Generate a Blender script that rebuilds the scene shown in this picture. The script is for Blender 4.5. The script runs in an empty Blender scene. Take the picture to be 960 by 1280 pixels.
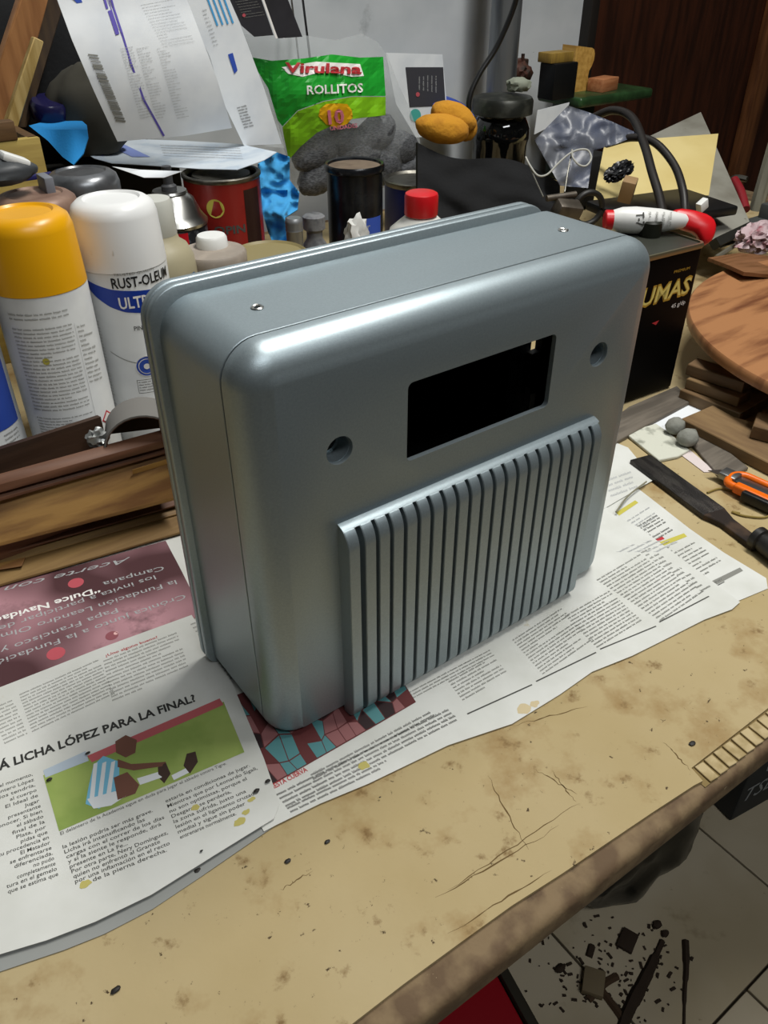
import bpy, bmesh, math, random
import numpy as np
from mathutils import Vector, Matrix, noise
random.seed(7)
PI = math.pi
R_ = math.radians
SC = bpy.context.scene
COL = SC.collection

# ------------------------------------------------------------------ camera, world, lamps, exposure
CAM_LOC = Vector((-0.12275, -0.2598, 0.3569))
FW = Vector((0.4854, 0.6551, -0.5789)).normalized()
RT = FW.cross(Vector((0, 0, 1))).normalized()
UP = RT.cross(FW)
FPX = 1011.94
cd = bpy.data.cameras.new('camera')
cam = bpy.data.objects.new('camera', cd)
COL.objects.link(cam)
m3 = Matrix((RT, UP, -FW)).transposed()
cam.matrix_world = Matrix.Translation(CAM_LOC) @ m3.to_4x4()
cd.sensor_fit = 'VERTICAL'
cd.sensor_height = 24.0
cd.lens = FPX * 24.0 / 1280.0
cd.clip_start = 0.01
SC.camera = cam

w = bpy.data.worlds.new('world')
SC.world = w
w.use_nodes = True
bgn = w.node_tree.nodes['Background']
bgn.inputs[0].default_value = (0.80, 0.88, 1.0, 1)
bgn.inputs[1].default_value = 0.20


def area(name, loc, target, sx, sy, power, col=(1, 1, 1)):
    l = bpy.data.lights.new(name, 'AREA')
    l.shape = 'RECTANGLE'
    l.size, l.size_y, l.energy, l.color = sx, sy, power, col
    o = bpy.data.objects.new(name, l)
    COL.objects.link(o)
    o.location = loc
    o.rotation_euler = (Vector(target) - Vector(loc)).to_track_quat('-Z', 'Y').to_euler()
    return o


# ceiling tube over the bench, and an added front fill lamp
area('tube_or_fill_lamp', (0.62, 0.06, 1.50), (0.25, 0.1, 0), 0.80, 0.16, 21.0, (1.0, 0.985, 0.94))
area('tube_or_fill_lamp', (0.10, -1.35, 1.95), (0.3, 0.1, -.1), 1.20, 0.30, 15.0, (0.97, 0.99, 1.0))

SC.view_settings.view_transform = 'Standard'
SC.view_settings.look = 'None'
SC.view_settings.gamma = 1
SC.view_settings.exposure = 0.2
SC.view_settings.use_curve_mapping = False


# ------------------------------------------------------------------ survey helpers: photo point -> place in the room
def ray(u, v):
    return FW + RT * ((u - 480) / FPX) - UP * ((v - 640) / FPX)


def gz(u, v, z=0.0):
    d = ray(u, v)
    return CAM_LOC + d * ((z - CAM_LOC.z) / d.z)


def gy(u, v, Y):
    d = ray(u, v)
    return CAM_LOC + d * ((Y - CAM_LOC.y) / d.y)


def gd(u, v, dep):
    return CAM_LOC + ray(u, v) * dep


def hx(h):
    h = h.lstrip('#')
    c = [int(h[i:i + 2], 16) / 255 for i in (0, 2, 4)]
    return tuple(x / 12.92 if x <= 0.04045 else ((x + 0.055) / 1.055) ** 2.4 for x in c) + (1,)


# ------------------------------------------------------------------ materials
MATS = {}


def mat(name, col, rough=0.6, metal=0.0, col2=None, nscale=60, lo=0.45, hi=0.62, bump=0.0, bscale=300,
        stretch=(1, 1, 1), trans=0.0, ior=1.45, coat=0.0, alpha=1.0, spots=None, detail=4, rot=(0, 0, 0), r2=None):
    if name in MATS:
        return MATS[name]
    m = bpy.data.materials.new(name)
    m.use_nodes = True
    nt = m.node_tree
    N, L = nt.nodes, nt.links
    b = N['Principled BSDF']
    col = hx(col) if isinstance(col, str) else col
    b.inputs['Base Color'].default_value = col
    b.inputs['Roughness'].default_value = rough
    b.inputs['Metallic'].default_value = metal
    b.inputs['Transmission Weight'].default_value = trans
    b.inputs['IOR'].default_value = ior
    b.inputs['Coat Weight'].default_value = coat
    b.inputs['Alpha'].default_value = alpha
    tc = N.new('ShaderNodeTexCoord')
    mp = N.new('ShaderNodeMapping')
    mp.inputs['Scale'].default_value = stretch
    mp.inputs['Rotation'].default_value = rot
    L.new(tc.outputs['Object'], mp.inputs['Vector'])
    last = None
    if col2:
        n = N.new('ShaderNodeTexNoise')
        n.inputs['Scale'].default_value = nscale
        n.inputs['Detail'].default_value = detail
        L.new(mp.outputs[0], n.inputs['Vector'])
        cr = N.new('ShaderNodeMapRange')
        cr.inputs['From Min'].default_value = lo
        cr.inputs['From Max'].default_value = hi
        L.new(n.outputs['Fac'], cr.inputs['Value'])
        mx = N.new('ShaderNodeMix')
        mx.data_type = 'RGBA'
        mx.inputs[6].default_value = col
        mx.inputs[7].default_value = hx(col2)
        L.new(cr.outputs[0], mx.inputs[0])
        last = mx.outputs[2]
    for (sc_, c_, l_, h_) in (spots or []):
        n = N.new('ShaderNodeTexNoise')
        n.inputs['Scale'].default_value = sc_
        n.inputs['Detail'].default_value = 6
        n.inputs['Roughness'].default_value = 0.65
        L.new(tc.outputs['Object'], n.inputs['Vector'])
        cr = N.new('ShaderNodeMapRange')
        cr.inputs['From Min'].default_value = l_
        cr.inputs['From Max'].default_value = h_
        L.new(n.outputs['Fac'], cr.inputs['Value'])
        mx = N.new('ShaderNodeMix')
        mx.data_type = 'RGBA'
        if last is None:
            mx.inputs[6].default_value = col
        else:
            L.new(last, mx.inputs[6])
        mx.inputs[7].default_value = hx(c_)
        L.new(cr.outputs[0], mx.inputs[0])
        last = mx.outputs[2]
    if last is not None:
        L.new(last, b.inputs['Base Color'])
    if bump:
        n = N.new('ShaderNodeTexNoise')
        n.inputs['Scale'].default_value = bscale
        n.inputs['Detail'].default_value = 3
        L.new(mp.outputs[0], n.inputs['Vector'])
        bp = N.new('ShaderNodeBump')
        bp.inputs['Strength'].default_value = bump
        bp.inputs['Distance'].default_value = 0.001
        L.new(n.outputs['Fac'], bp.inputs['Height'])
        L.new(bp.outputs[0], b.inputs['Normal'])
    MATS[name] = m
    return m


def wood(name, c1, c2, axis=0, scale=18, rough=0.6, ratio=9, bump=0.15, lo=.38, hi=.62):
    s = [ratio, ratio, ratio]
    s[axis] = 1
    return mat(name, c1, rough, 0, c2, nscale=scale, lo=lo, hi=hi, bump=bump, bscale=scale * 4, stretch=tuple(s), detail=6)


paint = mat('grey_metallic_paint', '#97A3A8', 0.40, 0.62, '#8F9BA0', nscale=900, lo=.3, hi=.7, bump=0.10, bscale=2500)
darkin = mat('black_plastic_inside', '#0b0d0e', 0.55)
paper = mat('newsprint', '#cfd0cb', 0.85, 0, '#c2c3bc', nscale=25, lo=.4, hi=.7,
            spots=[(38, '#a89668', .66, .80), (120, '#8d7c50', .735, .78)])
paper_w = mat('white_paper', '#dfe3e6', 0.7, 0, '#d3d8dd', nscale=20)
ink = mat('black_ink', '#454541', 0.8)
ink_g = mat('grey_ink', '#7e7e78', 0.8)
ink_lg = mat('light_grey_ink', '#a5a7a8', 0.8)
ink_w = mat('white_ink', '#e8e6e2', 0.8)
ink_r = mat('red_ink', '#b02a30', 0.7)
ink_y = mat('yellow_ink', '#b9b04a', 0.8)
ink_p = mat('purple_ink', '#5a4fa8', 0.7)
ink_b = mat('blue_ink', '#2f4fae', 0.6)
chrome = mat('bare_metal', '#b8b8b4', 0.28, 1.0)
dull = mat('dull_metal', '#77756e', 0.42, 1.0, '#4d4a44', nscale=80, lo=.5, hi=.7)
blackpl = mat('black_plastic', '#101112', 0.4)
blackcl = mat('black_cloth', '#0d0e10', 0.95, bump=0.6, bscale=200)
redpl = mat('red_plastic', '#c3141c', 0.35)
whitepl = mat('white_plastic', '#dfe0dd', 0.35)


# ------------------------------------------------------------------ object helpers
def link(name, bm, m, parent=None, loc=None, rot=None, smooth=40, mats=None):
    me = bpy.data.meshes.new(name)
    bm.normal_update()
    bm.to_mesh(me)
    bm.free()
    for q in (mats or [m]):
        me.materials.append(q)
    if smooth:
        me.shade_smooth()
        me.set_sharp_from_angle(angle=R_(smooth))
    o = bpy.data.objects.new(name, me)
    COL.objects.link(o)
    if parent is not None:
        o.parent = parent
    if loc is not None:
        o.location = loc
    if rot is not None:
        o.rotation_euler = rot
    return o


def tag(o, label, cat, group=None, kind=None):
    o['label'] = label
    o['category'] = cat
    if group:
        o['group'] = group
    if kind:
        o['kind'] = kind
    return o


def thing(name, label, cat, loc=(0, 0, 0), rot=(0, 0, 0), group=None):
    o = bpy.data.objects.new(name, None)
    o.empty_display_size = 0.02
    COL.objects.link(o)
    o.location, o.rotation_euler = loc, rot
    return tag(o, label, cat, group)


def struct(name, bm, m, **k):
    o = link(name, bm, m, **k)
    o['kind'] = 'structure'
    return o


def solo(name, label, cat, bm, m, group=None, **k):
    """one-mesh thing; its origin is moved to its base centre"""
    loc = k.pop('loc', None)
    if loc is None and k.get('parent') is None:
        xs = [v.co.copy() for v in bm.verts]
        c = Vector((sum(v.x for v in xs) / len(xs), sum(v.y for v in xs) / len(xs), min(v.z for v in xs)))
        bmesh.ops.translate(bm, vec=-c, verts=bm.verts)
        loc = c
    return tag(link(name, bm, m, loc=loc, **k), label, cat, group)


def merge(*bms):
    out = bms[0]
    for b in bms[1:]:
        me = bpy.data.meshes.new('t')
        b.to_mesh(me)
        b.free()
        out.from_mesh(me)
        bpy.data.meshes.remove(me)
    return out


def xf(bm, loc=(0, 0, 0), rot=(0, 0, 0), scale=(1, 1, 1)):
    from mathutils import Euler
    M = Matrix.Translation(loc) @ Euler(rot).to_matrix().to_4x4() @ Matrix.Diagonal((*scale, 1))
    bmesh.ops.transform(bm, matrix=M, verts=bm.verts)
    return bm


def box(sx, sy, sz, c=(0, 0, 0), bevel=0.0, seg=2, rot=(0, 0, 0)):
    """box centred in x,y on c, standing on c.z"""
    bm = bmesh.new()
    bmesh.ops.create_cube(bm, size=1)
    bmesh.ops.scale(bm, vec=(sx, sy, sz), verts=bm.verts)
    if bevel:
        bmesh.ops.bevel(bm, geom=bm.edges[:], offset=bevel, segments=seg, affect='EDGES', profile=.5)
    xf(bm, (0, 0, sz / 2))
    return xf(bm, c, rot)


def lathe(prof, seg=40, cap=True):
    bm = bmesh.new()
    rings = []
    for (r, z) in prof:
        rings.append([bm.verts.new((r * math.cos(2 * PI * i / seg), r * math.sin(2 * PI * i / seg), z)) for i in range(seg)])
    for a, b in zip(rings, rings[1:]):
        for i in range(seg):
            bm.faces.new((a[i], a[(i + 1) % seg], b[(i + 1) % seg], b[i]))
    if cap:
        bm.faces.new(rings[0][::-1])
        bm.faces.new(rings[-1])
    return bm


def crspline(pts, n=8, closed=False):
    P = [Vector(p) for p in pts]
    if closed:
        P = [P[-1]] + P + [P[0], P[1]]
    else:
        P = [P[0] * 2 - P[1]] + P + [P[-1] * 2 - P[-2]]
    out = []
    for i in range(1, len(P) - 2):
        for k in range(n):
            t = k / n
            a, b, c, d = P[i - 1:i + 3]
            out.append(0.5 * ((2 * b) + (c - a) * t + (2 * a - 5 * b + 4 * c - d) * t * t + (3 * b - a - 3 * c + d) * t ** 3))
    if not closed:
        out.append(P[-2])
    return out


def tube(pts, r, seg=10, smooth=True, closed=False, n=8):
    P = crspline(pts, n, closed) if smooth else [Vector(p) for p in pts]
    bm = bmesh.new()
    rings = []
    up = Vector((0, 0, 1))
    K = len(P)
    for i, p in enumerate(P):
        if closed:
            t = P[(i + 1) % K] - P[i - 1]
        else:
            t = P[min(i + 1, K - 1)] - P[max(i - 1, 0)]
        t.normalize()
        a = t.cross(up)
        if a.length < 0.05:
            a = t.cross(Vector((1, 0, 0)))
        a.normalize()
        b = a.cross(t)
        rr = r[min(int(i * len(r) / K), len(r) - 1)] if isinstance(r, (list, tuple)) else r
        rings.append([bm.verts.new(p + (a * math.cos(2 * PI * j / seg) + b * math.sin(2 * PI * j / seg)) * rr) for j in range(seg)])
    prs = list(zip(rings, rings[1:]))
    if closed:
        prs.append((rings[-1], rings[0]))
    for x, y in prs:
        for j in range(seg):
            bm.faces.new((x[j], x[(j + 1) % seg], y[(j + 1) % seg], y[j]))
    if not closed:
        bm.faces.new(rings[0][::-1])
        bm.faces.new(rings[-1])
    bmesh.ops.recalc_face_normals(bm, faces=bm.faces)
    return bm


def extrude_poly(pts, vec, bevel=0.0):
    """solid from a polygon of 3-D points pushed along vec"""
    bm = bmesh.new()
    vs = [bm.verts.new(p) for p in pts]
    f = bm.faces.new(vs)
    r = bmesh.ops.extrude_face_region(bm, geom=[f])
    bmesh.ops.translate(bm, vec=vec, verts=[g for g in r['geom'] if isinstance(g, bmesh.types.BMVert)])
    bmesh.ops.recalc_face_normals(bm, faces=bm.faces)
    if bevel:
        bmesh.ops.bevel(bm, geom=bm.edges[:], offset=bevel, segments=1, affect='EDGES')
    return bm


def blob(sx, sy, sz, amp=.25, fr=2.5, sub=4, seed=0, floor=True, ridg=False):
    bm = bmesh.new()
    bmesh.ops.create_icosphere(bm, subdivisions=sub, radius=1)
    off = Vector((seed * 3.7, seed * 1.3, seed * 2.1))
    for v in bm.verts:
        n = noise.fractal(v.co * fr + off, 1.0, 2.0, 4)
        if ridg:
            n = -abs(n) * 1.6 + .3
        v.co *= 1 + amp * n
        v.co = Vector((v.co.x * sx, v.co.y * sy, v.co.z * sz))
    if floor:
        mn = -sz * .78
        for v in bm.verts:
            if v.co.z < mn:
                v.co.z = mn
        xf(bm, (0, 0, -mn))
    return bm


def sheet(poly, mapper, cell, thick_vec=None):
    """polygon in a 2-D frame, cut into cells, carried to 3-D by mapper(x, y); optional back face"""
    bm = bmesh.new()
    f = bm.faces.new([bm.verts.new((x, y, 0)) for x, y in poly])
    bm.normal_update()
    if f.normal.z < 0:
        f.normal_flip()
    x0, x1 = min(p[0] for p in poly), max(p[0] for p in poly)
    y0, y1 = min(p[1] for p in poly), max(p[1] for p in poly)
    x = x0 + cell
    while x < x1:
        bmesh.ops.bisect_plane(bm, geom=bm.verts[:] + bm.edges[:] + bm.faces[:], plane_co=(x, 0, 0), plane_no=(1, 0, 0))
        x += cell
    y = y0 + cell
    while y < y1:
        bmesh.ops.bisect_plane(bm, geom=bm.verts[:] + bm.edges[:] + bm.faces[:], plane_co=(0, y, 0), plane_no=(0, 1, 0))
        y += cell
    for v in bm.verts:
        v.co = Vector(mapper(v.co.x, v.co.y))
    if thick_vec is not None:
        r = bmesh.ops.extrude_face_region(bm, geom=bm.faces[:])
        bmesh.ops.translate(bm, vec=thick_vec, verts=[g for g in r['geom'] if isinstance(g, bmesh.types.BMVert)])
        bmesh.ops.recalc_face_normals(bm, faces=bm.faces)
    return bm


# ------------------------------------------------------------------ flat print (letters, rules, blocks) gathered per colour
_tc = {}


def glyphs(s, bold=0.0, shear=0.0):
    key = (s, bold, shear)
    if key in _tc:
        return _tc[key]
    cu = bpy.data.curves.new('t', 'FONT')
    cu.body = s
    cu.size = 1
    cu.resolution_u = 2
    cu.offset = bold
    cu.shear = shear
    o = bpy.data.objects.new('t', cu)
    COL.objects.link(o)
    dg = bpy.context.evaluated_depsgraph_get()
    me = o.evaluated_get(dg).to_mesh()
    V = [(v.co.x, v.co.y) for v in me.vertices]
    F = [tuple(p.vertices) for p in me.polygons]
    o.evaluated_get(dg).to_mesh_clear()
    bpy.data.objects.remove(o)
    bpy.data.curves.remove(cu)
    x1 = max(v[0] for v in V) if V else 1
    x0 = min(v[0] for v in V) if V else 0
    V = [((x - x0) / (x1 - x0), y / 0.70) for x, y in V]    # width 1, capital height 1
    _tc[key] = (V, F)
    return _tc[key]


class Ink:
    def __init__(self, mapper):
        self.m = mapper
        self.d = {}

    def _add(self, col, V, F):
        v, f = self.d.setdefault(col, ([], []))
        n = len(v)
        v.extend(self.m(x, y) for x, y in V)
        f.extend(tuple(i + n for i in q) for q in F)

    def text(self, s, x, y, dx, dy, h, col, bold=0.0, shear=0.0, wfit=None):
        """baseline from (x,y) along (dx,dy) whose length is the width of the text; h signed cap height"""
        V, F = glyphs(s, bold, shear)
        L = math.hypot(dx, dy)
        nx, ny = -dy / L * h, dx / L * h
        self._add(col, [(x + dx * a + nx * b, y + dy * a + ny * b) for a, b in V], F)

    def poly(self, pts, col):
        self._add(col, pts, [tuple(range(len(pts)))])

    def fill(self, pts, col, cell):
        bm = sheet(pts, lambda a, b: (a, b, 0), cell)
        bm.verts.ensure_lookup_table()
        for i, v in enumerate(bm.verts):
            v.index = i
        self._add(col, [(v.co.x, v.co.y) for v in bm.verts], [tuple(q.index for q in f.verts) for f in bm.faces])
        bm.free()

    def line(self, x, y, dx, dy, t, col):
        L = math.hypot(dx, dy)
        nx, ny = -dy / L * t / 2, dx / L * t / 2
        self.poly([(x - nx, y - ny), (x + dx - nx, y + dy - ny), (x + dx + nx, y + dy + ny), (x + nx, y + ny)], col)

    def column(self, A, B, C, n, col, h=.5, lw=None, dens=1.0, short=.1, rnd=random):
        """unreadable small print: A-B the first line, A-C down the column, n lines"""
        A, B, C = Vector(A), Vector(B), Vector(C)
        u, d = (B - A), (C - A)
        W = u.length
        pitch = d.length / n
        lh = pitch * h
        cw = lh * .62
        for i in range(n):
            o = A + d * ((i + .5) / n)
            end = 1.0 if rnd.random() > short else rnd.uniform(.3, .9)
            x = 0.0
            un = u / W
            dn = d / d.length
            while x < W * end - cw:
                nl = rnd.randint(2, 9)
                for k in range(nl):
                    if x > W * end - cw:
                        break
                    p = o + un * x
                    t = rnd.random()
                    up = lh * (1.0 if t > .75 else .66)
                    w1 = cw * .24
                    for (a, b, cwid, hh) in ((0, 0, w1, up), (cw * .5, 0, w1, lh * .66), (w1, lh * (.5 if t < .5 else .0), cw * .3, lh * .18)):
                        q = p + un * a - dn * b
                        e = q + un * cwid
                        self._add(col, [tuple(q), tuple(e), tuple(e - dn * hh), tuple(q - dn * hh)], [(0, 1, 2, 3)])
                    x += cw
                x += cw * .8

    def build(self, parent, name='print', loc=None):
        out = []
        for i, (m, (v, f)) in enumerate(self.d.items()):
            me = bpy.data.meshes.new(name)
            inv = Vector(loc) if loc is not None else Vector((0, 0, 0))
            me.from_pydata([tuple(Vector(p) - inv) for p in v], [], f)
            me.materials.append(m)
            o = bpy.data.objects.new(name, me)
            COL.objects.link(o)
            o.parent = parent
            out.append(o)
        return out


# ================================================================== THE SETTING
FLOOR = -0.80
WALLY = 0.85
grout = mat('dark_grout', '#3b342a', 0.9)
fl = struct('floor', box(4.2, 3.4, .06, (0.9, -.45, FLOOR - .063)), grout)
tile_m = mat('cream_floor_tile', '#c4b89f', 0.35, 0, '#b3a588', nscale=3,
             spots=[(7, '#6d5a40', .60, .80), (40, '#5a4730', .68, .78), (160, '#4a3a28', .70, .76)])
tilemesh = None
for r in range(-3, 4):
    y0 = -.135 + r * .31
    xo = .42 if r % 2 == 0 else .575
    for k in range(-4, 7):
        o = None
        if tilemesh is None:
            o = link('tile', box(.3065, .3065, .008, (0, 0, -.008), .0008, 1), tile_m, fl)
            tilemesh = o.data
        else:
            o = bpy.data.objects.new('tile', tilemesh)
            COL.objects.link(o)
            o.parent = fl
        o.location = (xo + k * .31 + .155, y0 + .155, FLOOR + .005)
        o.rotation_euler = (random.uniform(-.001, .001), random.uniform(-.001, .001), 0)

wall_m = mat('white_painted_wall', '#b4b8bb', 0.8, 0, '#a2a7ab', nscale=5, bump=.25, bscale=60,
             spots=[(14, '#878b8d', .66, .8), (90, '#6e7072', .72, .76)])
struct('wall_back', box(3.0, .1, 3.2, (-.376, WALLY + .05, FLOOR)), wall_m)
dark_wall_m = mat('darkened_clutter_wall', '#4a4a47', 0.85, 0, '#34332f', nscale=3)  # dark colour on unseen walls, set to weaken reflections and bounce light
struct('wall_right', box(.1, 3.4, 3.2, (2.95, -.45, FLOOR)), dark_wall_m)
struct('wall_left', box(.1, 3.4, 3.2, (-1.2, -.45, FLOOR)), dark_wall_m)
struct('wall_front', box(4.2, .1, 3.2, (.9, -2.1, FLOOR)), dark_wall_m)
struct('ceiling', box(4.2, 3.4, .08, (.9, -.45, 2.35)), wall_m)
door_m = wood('dark_brown_door_wood', '#3a1d10', '#241109', axis=2, scale=7, rough=.45)
dr = struct('door_1', box(1.78, .06, 3.1, (2.014, WALLY + .04, FLOOR)), door_m)
trim_m = wood('brown_trim_wood', '#6b4326', '#4f2e18', axis=2, scale=10, rough=.5)
struct('trim_1', box(.05, .022, 3.1, (1.715, WALLY - .002, FLOOR), .003), trim_m)
struct('trim_2', box(.02, .03, 3.1, (1.134, WALLY - .006, FLOOR), .002), mat('black_edge', '#15100c', .6))

# ================================================================== BENCH
RZB = R_(-1.6)
bench = thing('workbench', 'long wooden workbench with a thick worn brown front edge', 'workbench', (0, 0, FLOOR), (0, 0, RZB))
edge_m = mat('worn_board_edge', '#7b674b', 0.8, 0, '#5f4b35', nscale=60, bump=.8, bscale=120,
             spots=[(150, '#b5a582', .70, .74), (35, '#33261a', .6, .75)])
tb = box(2.05, 1.0, .0188, (.225, .350, .80 - .0208), .005, 3)
for v in tb.verts:
    if v.co.y < -.1:
        v.co.y += .003 * noise.noise(Vector((v.co.x * 9, 0, v.co.z * 20)))
link('worktop', tb, edge_m, bench)
for lx in (-.70, 1.16):
    for ly in (-.05, .74):
        link('leg', box(.07, .07, .7785, (lx, ly, 0), .004), wood('leg_wood', '#6b5236', '#4d3a26', axis=2), bench)
link('rail', box(1.8, .04, .08, (.23, .74, .6985), .003), MATS['leg_wood'], bench)

# cardboard covering: top at z = 0
card_m = mat('stained_cardboard', '#af9e78', 0.85, 0, '#a39065', nscale=9, lo=.3, hi=.75, bump=.35, bscale=90,
             spots=[(14, '#86683a', .52, .72), (55, '#6f5530', .60, .72), (210, '#3f2f1a', .655, .70)])
cb = thing('cardboard_sheet', 'tan stained cardboard sheet covering the whole workbench top', 'cardboard', (0, 0, -.0018))
CBP = []
rr = random.Random(3)
x = -.74
while x < .164:
    CBP.append((x, -.1345 - .0135 * max(0, x) / .17 + rr.uniform(-.0006, .0006)))
    x += .03
CBP += [(.166, -.148), (.168, -.1395), (.262, -.1405), (.264, -.1515)]
x = .30
while x < 1.2:
    CBP.append((x, -.1545 - .02 * (x - .264) + rr.uniform(-.0006, .0006)))
    x += .06
CBP += [(1.22, .80), (-.74, .84)]


cbm = sheet(CBP, lambda x, y: (x, y, .0), .25, (0, 0, .0018))
link('top_liner', cbm, card_m, cb)
flm = mat('torn_flute_card', '#b3a17a', .85, 0, '#98855c', nscale=90)
for i in range(12):
    fx = .1700 + i * .0079
    link('flute', box(.0063, .0108, .0013, (fx + .003, -.1455 - .02 * (fx - .17), .0001), .0003, 1,
                      rot=(rr.uniform(-.02, .02), rr.uniform(-.03, .03), R_(-7) + rr.uniform(-.06, .06))), flm, cb)
crm = mat('crease_dark', '#5e4a28', .9)
link('bottom_liner', box(.10, .012, .0003, (.215, -.1455, -.0001), rot=(0, 0, R_(-1))), mat('dark_liner', '#7d6a42', .9), cb)
for (a, b) in (((610, 967), (660, 1060)), ((560, 1110), (725, 1000)), ((690, 960), (720, 1000)), ((545, 1120), (700, 1030)),
               ((670, 960), (722, 990)), ((350, 1110), (390, 1085)), ((560, 1165), (690, 1085)), ((830, 925), (865, 960)), ((640, 905), (735, 880))):
    p, q = gz(*a, .0018), gz(*b, .0018)
    n_ = Vector((-(q - p).y, (q - p).x, 0)).normalized()
    N_ = 14
    ce = [p.lerp(q, i_ / N_) + n_ * rr.uniform(-.0007, .0007) for i_ in range(N_ + 1)]
    wd_ = [.00035 * (.3 + rr.random()) * math.sin(PI * (i_ + .4) / (N_ + .8)) for i_ in range(N_ + 1)]
    cbm_ = bmesh.new()
    lo_ = [cbm_.verts.new((c_.x - n_.x * w_, c_.y - n_.y * w_, .00186)) for c_, w_ in zip(ce, wd_)]
    hi_ = [cbm_.verts.new((c_.x + n_.x * w_, c_.y + n_.y * w_, .00186)) for c_, w_ in zip(ce, wd_)]
    for i_ in range(N_):
        cbm_.faces.new((lo_[i_], lo_[i_ + 1], hi_[i_ + 1], hi_[i_]))
    link('crease', cbm_, crm, cb)



# ================================================================== NEWSPAPERS on the bench
def zf(x, y, base=0.0):
    return base + .00022 * (1 + math.sin(x * 38 + y * 11) * math.sin(y * 45 - x * 17))


def P2(u, v):
    p = gz(u, v, .001)
    return (p.x, p.y)


def news(name, label, pxs, base, m, extra=None, lift=None, cell=.02):
    pts = [P2(*q) if len(q) == 2 else (q[0], q[1]) for q in pxs]
    mp = (lambda x, y: (x, y, zf(x, y, base) + (lift(x, y) if lift else 0)))
    cx = sum(p[0] for p in pts) / len(pts)
    cy = sum(p[1] for p in pts) / len(pts)
    t = thing(name, label, 'newspaper', (cx, cy, base))
    bm = sheet(pts, mp, cell, (0, 0, -.0002))
    xf(bm, (-cx, -cy, -base))
    link('page', bm, m, t)
    return t, Ink(lambda x, y: (x - cx, y - cy, zf(x, y, 0) + .00013 + (lift(x, y) if lift else 0)))


# -- lower sheets on the right
t, k = news('newspaper', 'newspaper sheet with yellow bars and a dark bar, reaching furthest right under the steel file',
            [(620, 610), (700, 560), (775, 600), (800, 612), (862, 660), (905, 690), (958, 722), (960, 735), (917, 753), (850, 745), (640, 760)], .0003, paper)


def pcol(k, a, b, c, n, col, **q):
    k.column(P2(*a), P2(*b), P2(*c), n, col, **q)


def ppoly(k, pts, col, cell=.02):
    k.fill([P2(*p) for p in pts], col, cell)


ppoly(k, [(770, 640), (794, 625), (798, 628), (774, 644)], ink_y)
ppoly(k, [(822, 678), (855, 666), (859, 670), (826, 683)], ink_y)
ppoly(k, [(815, 675), (828, 670), (831, 673), (818, 678)], ink_r)
ppoly(k, [(888, 727), (925, 709), (929, 713), (893, 732)], ink_g)
pcol(k, (783, 650), (812, 632), (800, 668), 5, ink_lg, short=.4)
pcol(k, (790, 660), (822, 642), (812, 682), 7, ink, h=.6)
pcol(k, (815, 690), (835, 682), (852, 722), 8, ink_g, short=.5)
pcol(k, (838, 692), (868, 676), (880, 722), 9, ink_g, short=.3)
pcol(k, (760, 662), (785, 652), (800, 700), 8, ink_g)
pcol(k, (878, 735), (902, 722), (884, 742), 2, ink)
k.build(t)
t, k = news('newspaper', 'small white corner of paper poking out behind the right edge of the grey housing',
            [(700, 600), (735, 540), (785, 560), (818, 600), (800, 610), (735, 648)], .0012, paper)
pcol(k, (755, 600), (790, 588), (765, 625), 4, ink_lg)
k.build(t)

# -- pink advertisement page, printed upside down
pink = mat('pink_printed_page', '#4a2a2e', .75, 0, '#b98a92', nscale=10, lo=.42, hi=.66, detail=2,
           spots=[(13, '#2f1a1c', .58, .72)])
under = [(-20, 745), (228, 655), (262, 760), (268, 800), (250, 850), (-20, 880)]
t, k = news('newspaper', 'white blank page showing between the pink page and the grey housing', under, .0003, paper)
k.build(t)
t, k = news('newspaper', 'dark pink advertisement page printed with upside down white lettering',
            [(-30, 742), (207, 676), (226, 712), (254, 768), (215, 785), (-30, 876)], .0010, pink)


def pt(k, s, z0, z1, h, col, bold=0, shear=0):
    a, b = P2(*z0), P2(*z1)
    k.text(s, a[0], a[1], b[0] - a[0], b[1] - a[1], h, col, bold, shear)


q = lambda x, y: (x / 3.43, 660 + y / 3.43)
pt(k, 'Crónica junto a la Fundación', q(790, 285), q(-60, 585), .0048, ink_lg)
pt(k, 'Papa Francisco y', q(500, 345), q(0, 520), .0048, ink_lg)
pt(k, 'la Fundación Leandro Olmos', q(752, 225), q(-70, 480), .0048, ink_lg)
pt(k, 'los invita a participar de', q(662, 205), q(-5, 425), .0048, ink_lg)
pt(k, 'Campaña', q(700, 165), q(440, 235), .0048, ink_lg)
pt(k, '“Dulce Navidad”', q(425, 255), q(-60, 400), .0058, ink_w, .02)
pt(k, 'Acerte con el', q(560, 125), q(-120, 290), .0055, ink_lg, 0, .35)
pm1 = mat('pink_dot', '#b8505a', .7)
pm2 = mat('pale_dot', '#e6b8b4', .7)
for (u, v, r_, c_) in ((95, 729, .0052, pm1), (70, 817, .0055, pm1), (70, 816, .0032, pm2), (140, 795, .004, mat('dull_pink_dot', '#8f5058', .7)), (145, 792, .0014, pm2)):
    x0, y0 = P2(u, v)
    k.poly([(x0 + r_ * math.cos(a * PI / 10), y0 + r_ * math.sin(a * PI / 10)) for a in range(20)],
           c_) if False else k._add(c_, [(x0 + r_ * math.cos(a * PI / 10), y0 + r_ * math.sin(a * PI / 10)) for a in range(20)], [tuple(range(20))])
k.build(t)

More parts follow.
